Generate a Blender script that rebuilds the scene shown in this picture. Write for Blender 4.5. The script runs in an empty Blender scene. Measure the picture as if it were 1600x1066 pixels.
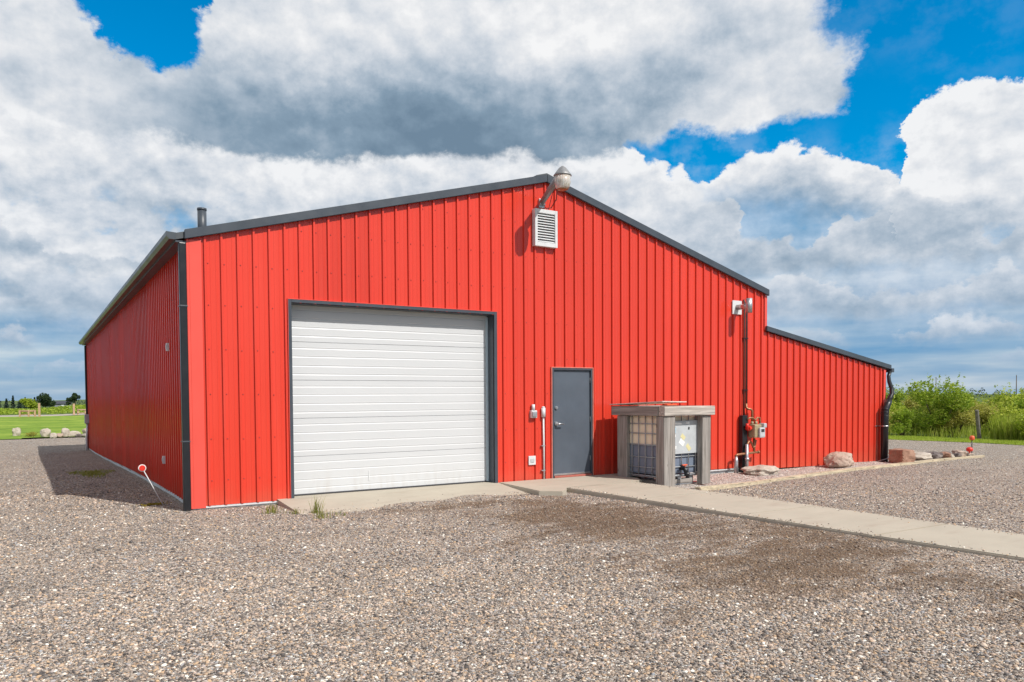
import bpy, bmesh, math, random
import numpy as np
from mathutils import Vector, Matrix, noise as mnoise
random.seed(7); rng = np.random.default_rng(11)
scene = bpy.context.scene
COL = scene.collection
rad = math.radians

# ------------------------------------------------------------------ node helper
class NT:
    """tiny helper to write node graphs as expressions"""
    def __init__(s, tree): s.t = tree; s.n = tree.nodes; s.l = tree.links
    def node(s, typ, **kw):
        nd = s.n.new(typ)
        for k, v in kw.items(): setattr(nd, k, v)
        return nd
    def put(s, sock, v):
        if isinstance(v, bpy.types.NodeSocket): s.l.new(v, sock)
        elif v is not None: sock.default_value = v
    def m(s, op, a, b=None, c=None, clamp=False):
        nd = s.node('ShaderNodeMath', operation=op, use_clamp=clamp)
        s.put(nd.inputs[0], a)
        if b is not None: s.put(nd.inputs[1], b)
        if c is not None: s.put(nd.inputs[2], c)
        return nd.outputs[0]
    def add(s, a, b): return s.m('ADD', a, b)
    def sub(s, a, b): return s.m('SUBTRACT', a, b)
    def mul(s, a, b): return s.m('MULTIPLY', a, b)
    def mx(s, a, b): return s.m('MAXIMUM', a, b)
    def mn(s, a, b): return s.m('MINIMUM', a, b)
    def clamp(s, a): return s.m('ADD', a, 0.0, clamp=True)
    def sstep(s, x, a, b, lo=0.0, hi=1.0):
        nd = s.node('ShaderNodeMapRange', interpolation_type='SMOOTHSTEP')
        s.put(nd.inputs[0], x); s.put(nd.inputs[1], a); s.put(nd.inputs[2], b); s.put(nd.inputs[3], lo); s.put(nd.inputs[4], hi)
        return nd.outputs[0]
    def comb(s, x, y, z=0.0):
        nd = s.node('ShaderNodeCombineXYZ')
        for i, v in enumerate((x, y, z)): s.put(nd.inputs[i], v)
        return nd.outputs[0]
    def sep(s, v):
        nd = s.node('ShaderNodeSeparateXYZ'); s.put(nd.inputs[0], v); return nd.outputs
    def vmul(s, v, k):
        nd = s.node('ShaderNodeVectorMath', operation='MULTIPLY'); s.put(nd.inputs[0], v); nd.inputs[1].default_value = k
        return nd.outputs[0]
    def vadd(s, v, k):
        nd = s.node('ShaderNodeVectorMath', operation='ADD'); s.put(nd.inputs[0], v); s.put(nd.inputs[1], k)
        return nd.outputs[0]
    def noise(s, vec, scale=1.0, detail=4.0, rough=0.5, dist=0.0, color=False, lac=2.0):
        nd = s.node('ShaderNodeTexNoise'); s.put(nd.inputs['Vector'], vec)
        nd.inputs['Scale'].default_value = scale; nd.inputs['Detail'].default_value = detail
        nd.inputs['Roughness'].default_value = rough; nd.inputs['Distortion'].default_value = dist
        nd.inputs['Lacunarity'].default_value = lac
        return nd.outputs['Color' if color else 'Fac']
    def voro(s, vec, scale=1.0, feature='F1', detail=0.0, rough=0.5, rnd=1.0):
        nd = s.node('ShaderNodeTexVoronoi', feature=feature); s.put(nd.inputs['Vector'], vec)
        nd.inputs['Scale'].default_value = scale
        if 'Detail' in nd.inputs: nd.inputs['Detail'].default_value = detail
        if 'Roughness' in nd.inputs: nd.inputs['Roughness'].default_value = rough
        nd.inputs['Randomness'].default_value = rnd
        return nd
    def mix(s, f, a, b, blend='MIX'):
        nd = s.node('ShaderNodeMix', data_type='RGBA', blend_type=blend)
        s.put(nd.inputs[0], f); s.put(nd.inputs[6], c4(a)); s.put(nd.inputs[7], c4(b))
        return nd.outputs[2]
    def ramp(s, f, stops, interp='LINEAR'):
        nd = s.node('ShaderNodeValToRGB'); cr = nd.color_ramp; cr.interpolation = interp
        while len(cr.elements) < len(stops): cr.elements.new(0.5)
        for e, (p, c) in zip(cr.elements, stops): e.position = p; e.color = c4(c)
        s.put(nd.inputs[0], f); return nd.outputs[0]
    def bump(s, h, strength=0.5, dist=0.01, normal=None):
        nd = s.node('ShaderNodeBump'); nd.inputs['Strength'].default_value = strength
        nd.inputs['Distance'].default_value = dist; s.put(nd.inputs['Height'], h)
        if normal is not None: s.l.new(normal, nd.inputs['Normal'])
        return nd.outputs[0]
def c4(c):
    if isinstance(c, (tuple, list)) and len(c) == 3: return (*c, 1.0)
    return c

def new_mat(name):
    m = bpy.data.materials.new(name); m.use_nodes = True
    t = NT(m.node_tree); b = m.node_tree.nodes['Principled BSDF']
    return m, t, b
def pos(t): return t.node('ShaderNodeNewGeometry').outputs['Position']
def objc(t): return t.node('ShaderNodeTexCoord').outputs['Object']

def simple(name, col, rough=0.5, metal=0.0, var=0.12, scale=6.0, spec=0.5, bump=0.0, bscale=60.0):
    m, t, b = new_mat(name); p = objc(t)
    n = t.noise(p, scale, 5, 0.6)
    k = t.sstep(n, 0.25, 0.75, 1 - var, 1 + var)
    nd = t.node('ShaderNodeVectorMath', operation='SCALE'); nd.inputs[0].default_value = col; t.put(nd.inputs['Scale'], k)
    t.l.new(nd.outputs[0], b.inputs['Base Color'])
    t.put(b.inputs['Roughness'], t.sstep(t.noise(p, scale * 2.3, 3), 0.2, 0.8, rough * 0.85, min(1, rough * 1.15)))
    b.inputs['Metallic'].default_value = metal; b.inputs['Specular IOR Level'].default_value = spec
    if bump: t.l.new(t.bump(t.noise(p, bscale, 4), bump, 0.004), b.inputs['Normal'])
    return m

# ------------------------------------------------------------------ materials
def mat_red():
    m, t, b = new_mat('red_painted_steel'); p = pos(t); x, y, z = t.sep(p)
    soft = t.noise(t.vmul(p, (0.5, 0.5, 0.22)), 1.0, 4, 0.55)
    streak = t.noise(t.vmul(p, (7.0, 7.0, 0.35)), 1.0, 4, 0.6)
    dust = t.sstep(t.add(z, t.mul(t.noise(p, 2.5, 4), 0.5)), 0.10, 0.62, 1.0, 0.0)
    c = t.mix(soft, (0.60, 0.042, 0.022), (0.70, 0.060, 0.034))
    c = t.mix(t.mul(t.sstep(streak, 0.5, 0.8), 0.22), c, (0.70, 0.105, 0.075))
    c = t.mix(t.mul(dust, 0.24), c, (0.45, 0.17, 0.10))
    sh = t.node('ShaderNodeTexWhiteNoise', noise_dimensions='2D'); t.l.new(t.comb(t.m('FLOOR', t.mul(t.add(x, 0.03), 1 / 0.9144)), t.m('FLOOR', t.mul(t.add(y, 0.03), 1 / 0.9144))), sh.inputs['Vector'])
    hv = t.node('ShaderNodeHueSaturation'); t.put(hv.inputs['Value'], t.sstep(sh.outputs['Value'], 0.0, 1.0, 0.93, 1.05)); t.l.new(c, hv.inputs['Color']); c = hv.outputs[0]
    t.l.new(c, b.inputs['Base Color'])
    t.put(b.inputs['Roughness'], t.sstep(soft, 0.3, 0.7, 0.20, 0.28))
    oil = t.noise(t.vmul(p, (3.2, 3.2, 0.8)), 1.0, 2, 0.4)
    t.l.new(t.bump(oil, 0.35, 0.02), b.inputs['Normal'])
    b.inputs['Specular IOR Level'].default_value = 0.5
    return m
def mat_gravel_core(t, p, big=1.0):
    """stone colours and height from two sizes of voronoi stones; returns (colour, height)"""
    warp = t.vadd(p, t.vmul(t.noise(p, 30.0, 2, color=True), (0.014, 0.014, 0.0)))
    v1 = t.voro(warp, 38.0 / big); v2 = t.voro(warp, 85.0 / big)
    def stones(v):
        r, g, bl = t.sep(v.outputs['Color'])
        c = t.ramp(r, [(0.0, (0.030, 0.027, 0.027)), (0.20, (0.080, 0.072, 0.070)), (0.38, (0.17, 0.145, 0.13)), (0.54, (0.31, 0.255, 0.22)),
                       (0.70, (0.40, 0.28, 0.195)), (0.82, (0.22, 0.225, 0.245)), (0.93, (0.52, 0.475, 0.43)), (1.0, (0.78, 0.75, 0.70))])
        return c, g
    c1, g1 = stones(v1); c2, g2 = stones(v2)
    d1 = v1.outputs['Distance']; d2 = v2.outputs['Distance']
    pick = t.m('GREATER_THAN', g1, 0.42)
    inside = t.m('LESS_THAN', d1, 0.52)
    sel = t.mul(pick, inside)
    col = t.mix(sel, c2, c1)
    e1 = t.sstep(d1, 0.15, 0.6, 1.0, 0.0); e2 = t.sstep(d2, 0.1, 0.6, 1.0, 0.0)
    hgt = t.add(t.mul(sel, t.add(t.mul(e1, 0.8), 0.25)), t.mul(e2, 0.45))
    return col, hgt
def dirt_mask(t, p):
    """brown fines / damp patches on the yard, in world metres"""
    x, y, z = t.sep(p)
    w = t.noise(p, 0.55, 5, 0.65); w2 = t.noise(t.vmul(p, (1.0, 2.2, 1.0)), 1.7, 4, 0.7)
    acc = None
    for cx, cy, rx, ry, a in ((4.4, -3.7, 1.7, 2.3, 1.2), (5.1, -6.4, 1.8, 2.6, 1.05), (3.5, -1.75, 1.7, 0.5, 0.95), (1.8, -3.6, 1.2, 0.7, 0.40),
                              (3.7, -7.0, 1.6, 1.8, 1.05), (3.0, -4.6, 1.2, 0.9, 0.55), (2.3, -5.5, 0.16, 5.0, 0.42), (3.95, -5.5, 0.17, 5.0, 0.40), (-0.6, -6.0, 0.2, 6.0, 0.30), (14.0, -6.6, 6.0, 0.25, 0.42), (14.0, -4.9, 6.0, 0.25, 0.38), (4.7, -8.5, 1.4, 1.7, 0.95), (4.4, -5.2, 1.4, 1.4, 0.95), (12.0, -5.5, 2.4, 0.8, 0.35), (16.0, -4.0, 3.0, 0.8, 0.4), (2.6, -5.8, 0.7, 0.6, 0.3), (-5.0, -2.0, 2.0, 1.0, 0.2), (3.4, -2.9, 1.6, 1.0, 0.5)):
        dx = t.m('DIVIDE', t.sub(x, cx), rx); dy = t.m('DIVIDE', t.sub(y, cy), ry)
        f = t.mul(t.m('EXPONENT', t.mul(t.add(t.mul(dx, dx), t.mul(dy, dy)), -0.9)), a)
        acc = f if acc is None else t.mx(acc, f)
    s = t.add(t.mul(acc, 0.82), t.add(t.mul(t.sub(w, 0.5), 1.7), t.mul(t.sub(w2, 0.5), 1.6)))
    return t.mul(t.sstep(s, 0.30, 0.95), 0.86)
def mat_gravel():
    m, t, b = new_mat('yard_gravel'); p = pos(t)
    col, hgt = mat_gravel_core(t, p)
    broad = t.noise(p, 0.35, 5, 0.6)
    col = t.mix(t.sstep(broad, 0.35, 0.7, 0.0, 0.22), col, (0.30, 0.245, 0.20))
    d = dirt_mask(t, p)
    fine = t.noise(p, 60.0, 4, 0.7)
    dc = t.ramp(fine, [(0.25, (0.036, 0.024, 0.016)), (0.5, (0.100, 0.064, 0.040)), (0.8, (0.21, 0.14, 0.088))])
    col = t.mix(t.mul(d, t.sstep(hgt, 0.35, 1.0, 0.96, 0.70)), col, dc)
    hs = t.node('ShaderNodeHueSaturation'); hs.inputs['Saturation'].default_value = 1.15; hs.inputs['Value'].default_value = 1.0
    tone = t.add(t.mul(t.noise(t.vmul(p, (0.55, 1.1, 1.0)), 1.0, 5, 0.65), 0.75), 0.82 + 0.15); t.put(hs.inputs['Value'], t.mul(tone, 1.10))
    t.l.new(col, hs.inputs['Color'])
    tint = t.mix(1.0, hs.outputs[0], (0.99, 1.015, 1.0), 'MULTIPLY'); t.l.new(tint, b.inputs['Base Color']); b.inputs['Roughness'].default_value = 0.85
    b.inputs['Specular IOR Level'].default_value = 0.25
    t.l.new(t.bump(t.add(hgt, t.mul(fine, 0.25)), 1.0, 0.02), b.inputs['Normal'])
    return m
def mat_bed():
    m, t, b = new_mat('pink_landscape_stone'); p = pos(t)
    v = t.voro(p, 24.0); r, g, bl = t.sep(v.outputs['Color'])
    c = t.ramp(r, [(0, (0.20, 0.155, 0.135)), (0.3, (0.44, 0.35, 0.305)), (0.6, (0.58, 0.50, 0.43)), (0.85, (0.38, 0.36, 0.345)), (1, (0.72, 0.67, 0.61))])
    t.l.new(c, b.inputs['Base Color']); b.inputs['Roughness'].default_value = 0.85
    t.l.new(t.bump(t.sstep(v.outputs['Distance'], 0.05, 0.65, 1.0, 0.0), 1.0, 0.03), b.inputs['Normal'])
    return m
def mat_concrete(name='broom_concrete', base=(0.43, 0.385, 0.31)):
    m, t, b = new_mat(name); p = pos(t)
    n = t.noise(p, 1.6, 6, 0.65); f = t.noise(p, 90.0, 3, 0.7)
    st = t.noise(t.vmul(p, (0.8, 2.6, 1.0)), 1.1, 5, 0.7)
    c = t.mix(n, tuple(k * 0.82 for k in base), tuple(k * 1.13 for k in base))
    c = t.mix(t.mul(t.sstep(st, 0.50, 0.74), 0.42), c, (0.30, 0.235, 0.18))
    c = t.mix(t.sstep(f, 0.62, 0.85, 0.0, 0.25), c, (0.22, 0.19, 0.16))
    t.l.new(c, b.inputs['Base Color']); b.inputs['Roughness'].default_value = 0.9
    x, y, z = t.sep(p)
    br = t.noise(t.comb(t.mul(x, 3.0), t.mul(y, 160.0), 0.0), 1.0, 3, 0.6)
    t.l.new(t.bump(t.add(f, t.mul(br, 0.7)), 0.35, 0.003), b.inputs['Normal'])
    return m
def mat_timber(name, axis, tint=(1, 1, 1)):
    m, t, b = new_mat(name); p = objc(t)
    s = [34.0, 34.0, 34.0]; s[axis] = 1.3
    g = t.noise(t.vmul(p, tuple(s)), 1.0, 6, 0.62, 0.4)
    s2 = [9.0, 9.0, 9.0]; s2[axis] = 0.5
    g2 = t.noise(t.vmul(p, tuple(s2)), 1.0, 3, 0.5, 1.2)
    broad = t.noise(p, 3.0, 4, 0.6)
    T = lambda c: tuple(a * k for a, k in zip(c, tint))
    c = t.ramp(g, [(0.28, T((0.085, 0.075, 0.067))), (0.42, T((0.22, 0.20, 0.183))), (0.58, T((0.33, 0.30, 0.275))), (0.78, T((0.48, 0.45, 0.415)))])
    c = t.mix(t.sstep(g2, 0.45, 0.75, 0, 0.4), c, T((0.28, 0.24, 0.20)))
    c = t.mix(t.sstep(broad, 0.55, 0.8, 0, 0.4), c, T((0.16, 0.135, 0.115)))
    kn = t.voro(t.vmul(p, tuple(0.35 if i == axis else 1.0 for i in range(3))), 7.0)
    c = t.mix(t.sstep(kn.outputs['Distance'], 0.06, 0.13, 0.75, 0.0), c, T((0.07, 0.05, 0.04)))
    t.l.new(c, b.inputs['Base Color']); b.inputs['Roughness'].default_value = 0.85
    t.l.new(t.bump(t.add(g, t.mul(g2, 0.4)), 0.8, 0.006), b.inputs['Normal'])
    return m
def mat_leaf(name, c0, c1, c2, trans=0.42):
    m, t, b = new_mat(name); p = objc(t)
    r = t.node('ShaderNodeNewGeometry').outputs['Random Per Island']
    oi = t.node('ShaderNodeObjectInfo').outputs['Random']
    n = t.noise(p, 1.6, 3)
    k = t.add(t.mul(r, 0.55), t.add(t.mul(n, 0.35), t.mul(oi, 0.18)))
    c = t.ramp(k, [(0.15, c0), (0.5, c1), (0.9, c2)])
    t.l.new(c, b.inputs['Base Color']); b.inputs['Roughness'].default_value = 0.55
    b.inputs['Specular IOR Level'].default_value = 0.3
    tr = t.node('ShaderNodeBsdfTranslucent'); t.l.new(c, tr.inputs['Color'])
    mx = t.node('ShaderNodeMixShader'); mx.inputs[0].default_value = trans
    t.l.new(b.outputs[0], mx.inputs[1]); t.l.new(tr.outputs[0], mx.inputs[2])
    t.l.new(mx.outputs[0], t.n['Material Output'].inputs['Surface'])
    return m
def mat_ground(name, stops, s1=0.3, s2=6.0, bump=0.6):
    m, t, b = new_mat(name); p = pos(t)
    a = t.noise(p, s1, 5, 0.6); f = t.noise(p, s2, 5, 0.75)
    c = t.ramp(t.add(t.mul(a, 0.5), t.mul(f, 0.5)), stops)
    t.l.new(c, b.inputs['Base Color']); b.inputs['Roughness'].default_value = 0.9
    b.inputs['Specular IOR Level'].default_value = 0.2
    t.l.new(t.bump(f, bump, 0.05), b.inputs['Normal'])
    return m
def mat_rock(name, a, bcol, c, scale=3.0):
    m, t, b = new_mat(name); p = objc(t)
    n = t.noise(p, scale, 8, 0.7); sp = t.noise(p, scale * 14, 4, 0.7)
    col = t.ramp(t.add(t.mul(n, 0.65), t.mul(sp, 0.35)), [(0.3, a), (0.5, bcol), (0.72, c)])
    t.l.new(col, b.inputs['Base Color']); b.inputs['Roughness'].default_value = 0.85
    t.l.new(t.bump(t.add(n, t.mul(sp, 0.3)), 0.7, 0.03), b.inputs['Normal'])
    return m
def mat_bottle():
    m, t, b = new_mat('tote_plastic'); x, y, z = t.sep(objc(t))
    n = t.noise(objc(t), 4.0, 4)
    f = t.sstep(t.add(z, t.mul(n, 0.01)), 0.695, 0.70)
    c = t.mix(f, (0.17, 0.205, 0.27), (0.84, 0.74, 0.56))
    t.l.new(c, b.inputs['Base Color']); b.inputs['Roughness'].default_value = 0.4
    b.inputs['Subsurface Weight'].default_value = 0.0
    return m
def mat_stone_pebbles():
    m, t, b = new_mat('loose_pebbles'); p = pos(t)
    r = t.node('ShaderNodeNewGeometry').outputs['Random Per Island']
    c = t.ramp(r, [(0.0, (0.040, 0.036, 0.037)), (0.18, (0.11, 0.098, 0.095)), (0.36, (0.21, 0.178, 0.158)), (0.55, (0.35, 0.285, 0.24)),
                   (0.70, (0.44, 0.31, 0.21)), (0.80, (0.25, 0.255, 0.275)), (0.90, (0.50, 0.375, 0.305)), (0.97, (0.60, 0.545, 0.485)), (1.0, (0.80, 0.77, 0.72))])
    d = dirt_mask(t, p)
    c = t.mix(t.mul(d, 0.72), c, (0.098, 0.060, 0.037))
    n = t.noise(p, 240.0, 3, 0.6)
    c = t.mix(t.sstep(n, 0.4, 0.7, 0, 0.3), c, (0.20, 0.17, 0.15))
    hs = t.node('ShaderNodeHueSaturation'); hs.inputs['Saturation'].default_value = 1.15; hs.inputs['Value'].default_value = 1.0
    tone = t.add(t.mul(t.noise(t.vmul(p, (0.55, 1.1, 1.0)), 1.0, 5, 0.65), 0.75), 0.82); t.put(hs.inputs['Value'], t.mul(tone, 1.07))
    t.l.new(c, hs.inputs['Color'])
    tint = t.mix(1.0, hs.outputs[0], (0.99, 1.015, 1.0), 'MULTIPLY'); t.l.new(tint, b.inputs['Base Color']); b.inputs['Roughness'].default_value = 0.8
    b.inputs['Specular IOR Level'].default_value = 0.3
    return m

M = {}
M['red'] = mat_red()
M['redtrim'] = simple('red_trim_steel', (0.73, 0.088, 0.064), 0.32, 0, 0.06, 1.5)
M['screw'] = simple('screw_washers', (0.30, 0.035, 0.03), 0.6)
M['char'] = simple('charcoal_steel', (0.055, 0.066, 0.082), 0.38, 0, 0.12, 3.0)
M['chard'] = simple('charcoal_door_paint', (0.085, 0.103, 0.130), 0.42, 0, 0.10, 2.0)
M['black'] = simple('black_steel', (0.013, 0.014, 0.017), 0.35, 0, 0.2, 4)
M['roof'] = simple('roof_steel', (0.075, 0.082, 0.09), 0.4, 0, 0.1, 1.0)
m, t, b = new_mat('white_door_steel'); p = pos(t); x, y, z = t.sep(p)
gr = t.mul(t.sstep(t.add(z, t.mul(t.noise(p, 3.0, 5, 0.7), 0.5)), 0.2, 0.75, 1.0, 0.0), t.sstep(t.noise(t.vmul(p, (9.0, 1.0, 1.5)), 1.0, 4, 0.7), 0.4, 0.75))
c = t.mix(t.noise(t.vmul(p, (0.5, 0.5, 1.6)), 1.0, 4, 0.6), (0.555, 0.565, 0.575), (0.60, 0.61, 0.62)); c = t.mix(t.mul(gr, 0.30), c, (0.40, 0.35, 0.29))
t.l.new(c, b.inputs['Base Color']); b.inputs['Roughness'].default_value = 0.4
t.l.new(t.bump(t.add(t.noise(p, 2.0, 3), t.mul(t.noise(p, 120.0, 2), 0.03)), 0.25, 0.02), b.inputs['Normal']); M['white'] = m
M['whitep'] = simple('white_plastic', (0.62, 0.63, 0.64), 0.45, 0, 0.06, 8)
M['dark'] = simple('dark_interior', (0.03, 0.03, 0.033), 0.8)
M['seal'] = simple('rubber_seal', (0.045, 0.045, 0.05), 0.7)
M['stop'] = simple('door_stop_vinyl', (0.55, 0.66, 0.72), 0.5, 0, 0.05)
M['galv'] = simple('galvanised_steel', (0.46, 0.48, 0.50), 0.42, 0.75, 0.15, 18)
M['alu'] = simple('brushed_aluminium', (0.62, 0.62, 0.63), 0.32, 0.9, 0.1, 12)
M['greym'] = simple('grey_cast_metal', (0.26, 0.26, 0.265), 0.5, 0.3, 0.15, 12)
M['brownpipe'] = simple('brown_painted_pipe', (0.085, 0.035, 0.03), 0.45, 0, 0.2, 12)
M['copper'] = simple('aged_brass_pipe', (0.33, 0.15, 0.075), 0.45, 0.35, 0.25, 20)
M['beige'] = simple('beige_meter_paint', (0.34, 0.27, 0.16), 0.5, 0, 0.2, 14)
M['redcap'] = simple('red_plastic', (0.72, 0.035, 0.02), 0.4, 0, 0.12, 10)
M['orange'] = simple('orange_plastic', (0.78, 0.13, 0.045), 0.45, 0, 0.15, 12)
M['foundation'] = mat_concrete('foundation_concrete', (0.62, 0.64, 0.65))
M['concrete'] = mat_concrete()
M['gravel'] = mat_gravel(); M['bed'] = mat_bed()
M['tim_x'] = mat_timber('weathered_timber_x', 0); M['tim_y'] = mat_timber('weathered_timber_y', 1); M['tim_z'] = mat_timber('weathered_timber_z', 2)
M['tim_new'] = mat_timber('pale_timber_x', 0, (1.55, 1.52, 1.48))
M['rail'] = mat_timber('orange_stained_rail', 0, (1.6, 1.15, 0.8))
M['edging'] = mat_timber('edging_timber', 0, (1.75, 1.62, 1.25))
M['bottle'] = mat_bottle()
M['label'] = simple('grey_label_plate', (0.46, 0.485, 0.50), 0.5, 0, 0.1, 5)
M['yellow'] = simple('yellow_sticker', (0.66, 0.60, 0.33), 0.5); M['bluest'] = simple('blue_sticker', (0.42, 0.56, 0.64), 0.5)
M['whitest'] = simple('white_sticker', (0.78, 0.78, 0.76), 0.5)
M['pinkboard'] = simple('faded_sheet', (0.66, 0.52, 0.47), 0.5, 0, 0.2, 4)
M['rock_pink'] = mat_rock('pink_granite', (0.25, 0.175, 0.135), (0.42, 0.31, 0.245), (0.55, 0.46, 0.39))
M['rock_brown'] = mat_rock('red_brown_rock', (0.17, 0.085, 0.055), (0.33, 0.18, 0.12), (0.46, 0.30, 0.22))
M['rock_pale'] = mat_rock('pale_limestone', (0.27, 0.225, 0.18), (0.45, 0.39, 0.325), (0.60, 0.545, 0.48))
M['rock_grey'] = mat_rock('dark_grey_rock', (0.06, 0.05, 0.05), (0.16, 0.13, 0.12), (0.34, 0.29, 0.26))
M['lens'] = None
m, t, b = new_mat('prismatic_lens')
wv = t.noise(t.vmul(objc(t), (40.0, 40.0, 4.0)), 1.0, 2)
t.l.new(t.mix(t.sstep(wv, 0.4, 0.6), (0.62, 0.55, 0.46), (0.80, 0.78, 0.74)), b.inputs['Base Color'])
b.inputs['Roughness'].default_value = 0.2; b.inputs['Transmission Weight'].default_value = 0.35; M['lens'] = m
M['bark'] = simple('bark', (0.13, 0.095, 0.07), 0.9, 0, 0.3, 10, 0.2, 0.8, 30)
M['post'] = simple('old_post', (0.17, 0.155, 0.14), 0.9, 0, 0.3, 8, 0.2, 0.8, 40)
M['housewall'] = simple('house_siding', (0.22, 0.23, 0.26), 0.7); M['houseroof'] = simple('house_shingle', (0.045, 0.05, 0.065), 0.8)
M['glass'] = simple('window_glass', (0.62, 0.64, 0.66), 0.15)
M['field'] = mat_ground('field_grass', [(0.3, (0.045, 0.075, 0.02)), (0.5, (0.09, 0.135, 0.03)), (0.75, (0.16, 0.18, 0.05))], 0.02, 2.0)
M['lawn'] = mat_ground('lawn_grass', [(0.34, (0.07, 0.13, 0.012)), (0.48, (0.16, 0.26, 0.022)), (0.62, (0.30, 0.37, 0.055))], 0.22, 1.6)
M['road'] = mat_ground('road_gravel', [(0.3, (0.30, 0.26, 0.22)), (0.7, (0.46, 0.42, 0.37))], 0.2, 8.0, 0.2)
M['leaf_a'] = mat_leaf('willow_leaf', (0.17, 0.245, 0.015), (0.36, 0.46, 0.035), (0.62, 0.64, 0.12))
M['leaf_b'] = mat_leaf('brush_leaf', (0.12, 0.20, 0.014), (0.28, 0.40, 0.03), (0.54, 0.60, 0.09))
M['leaf_c'] = mat_leaf('olive_leaf', (0.19, 0.205, 0.03), (0.38, 0.38, 0.06), (0.60, 0.55, 0.18))
M['leaf_d'] = mat_leaf('dark_tree_leaf', (0.018, 0.040, 0.018), (0.040, 0.075, 0.030), (0.075, 0.12, 0.04))
M['leaf_e'] = mat_leaf('spruce_needles', (0.012, 0.028, 0.022), (0.025, 0.048, 0.035), (0.045, 0.075, 0.05), 0.1)
M['grass_tall'] = mat_leaf('tall_grass_blades', (0.17, 0.24, 0.02), (0.33, 0.43, 0.04), (0.52, 0.55, 0.13))
M['grass_short'] = mat_leaf('weed_blades', (0.12, 0.15, 0.02), (0.23, 0.27, 0.04), (0.38, 0.36, 0.10))
M['weed_yellow'] = mat_leaf('yellow_weed', (0.22, 0.17, 0.02), (0.36, 0.27, 0.03), (0.5, 0.38, 0.05))
M['pebble'] = mat_stone_pebbles()
m, t, b = new_mat('pale_bed_stones'); rr = t.node('ShaderNodeNewGeometry').outputs['Random Per Island']
t.l.new(t.ramp(rr, [(0, (0.24, 0.18, 0.155)), (0.3, (0.50, 0.40, 0.345)), (0.6, (0.62, 0.54, 0.47)), (0.85, (0.40, 0.375, 0.36)), (1, (0.76, 0.71, 0.65))]), b.inputs['Base Color']); b.inputs['Roughness'].default_value = 0.8; M['bed_pebble'] = m

# ------------------------------------------------------------------ mesh helper
class MB:
    def __init__(s): s.bm = bmesh.new(); s.mi = 0
    def quad(s, *pts):
        f = s.bm.faces.new([s.bm.verts.new(p) for p in pts]); f.material_index = s.mi; return f
    def box(s, x0, y0, z0, x1, y1, z1, bev=0.0, mat=None):
        vs = [s.bm.verts.new(p) for p in ((x0, y0, z0), (x1, y0, z0), (x1, y1, z0), (x0, y1, z0), (x0, y0, z1), (x1, y0, z1), (x1, y1, z1), (x0, y1, z1))]
        fs = [s.bm.faces.new([vs[i] for i in q]) for q in ((3, 2, 1, 0), (4, 5, 6, 7), (0, 1, 5, 4), (1, 2, 6, 5), (2, 3, 7, 6), (3, 0, 4, 7))]
        for f in fs: f.material_index = s.mi
        if mat is not None:
            for v in vs: v.co = mat @ v.co
        if bev:
            es = list({e for f in fs for e in f.edges})
            bmesh.ops.bevel(s.bm, geom=es, offset=bev, segments=2, profile=0.6, affect='EDGES')
        return s
    def prism(s, pts, off, cap=True):
        """closed polygon pts (3-D) swept along off"""
        off = Vector(off); a = [s.bm.verts.new(p) for p in pts]; b = [s.bm.verts.new(Vector(p) + off) for p in pts]; n = len(pts)
        for i in range(n): s.bm.faces.new((a[i], a[(i + 1) % n], b[(i + 1) % n], b[i])).material_index = s.mi
        if cap: s.bm.faces.new(a[::-1]).material_index = s.mi; s.bm.faces.new(b).material_index = s.mi
        return s
    def tube(s, pts, r, seg=10, smooth=True, cap=True):
        pts = [Vector(p) for p in pts]; rs = r if isinstance(r, (list, tuple)) else [r] * len(pts); rings = []
        prev = None
        for i, p in enumerate(pts):
            d = (pts[min(i + 1, len(pts) - 1)] - pts[max(i - 1, 0)])
            if d.length < 1e-9: d = pts[i] - pts[i - 1]
            d.normalize()
            if prev is None:
                ref = Vector((0, 0, 1)) if abs(d.z) < 0.9 else Vector((1, 0, 0)); a = d.cross(ref).normalized()
            else: a = (prev - d * prev.dot(d)).normalized()          # carried along without twisting
            prev = a; b2 = d.cross(a).normalized()
            rings.append([s.bm.verts.new(p + (a * math.cos(2 * math.pi * k / seg) + b2 * math.sin(2 * math.pi * k / seg)) * rs[i]) for k in range(seg)])
        for i in range(len(rings) - 1):
            for k in range(seg):
                f = s.bm.faces.new((rings[i][k], rings[i][(k + 1) % seg], rings[i + 1][(k + 1) % seg], rings[i + 1][k])); f.smooth = smooth; f.material_index = s.mi
        if cap:
            s.bm.faces.new(rings[0][::-1]).material_index = s.mi; s.bm.faces.new(rings[-1]).material_index = s.mi
        return s
    def lathe(s, prof, center, seg=24):
        cx, cy, cz = center; rings = []
        for r, z in prof:
            rings.append([s.bm.verts.new((cx + r * math.cos(2 * math.pi * k / seg), cy + r * math.sin(2 * math.pi * k / seg), cz + z)) for k in range(seg)])
        for i in range(len(rings) - 1):
            for k in range(seg):
                f = s.bm.faces.new((rings[i][k], rings[i][(k + 1) % seg], rings[i + 1][(k + 1) % seg], rings[i + 1][k])); f.smooth = True; f.material_index = s.mi
        s.bm.faces.new(rings[0][::-1]); s.bm.faces.new(rings[-1])
        return s
    def build(s, name, mat, parent=None, loc=None):
        bmesh.ops.remove_doubles(s.bm, verts=s.bm.verts, dist=1e-6) if False else None
        bmesh.ops.recalc_face_normals(s.bm, faces=s.bm.faces)
        me = bpy.data.meshes.new(name); s.bm.to_mesh(me); s.bm.free()
        for mm in (mat if isinstance(mat, (list, tuple)) else [mat]): me.materials.append(mm)
        o = bpy.data.objects.new(name, me); COL.objects.link(o)
        if parent is not None: o.parent = parent
        if loc is not None: o.location = loc
        return o
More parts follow.
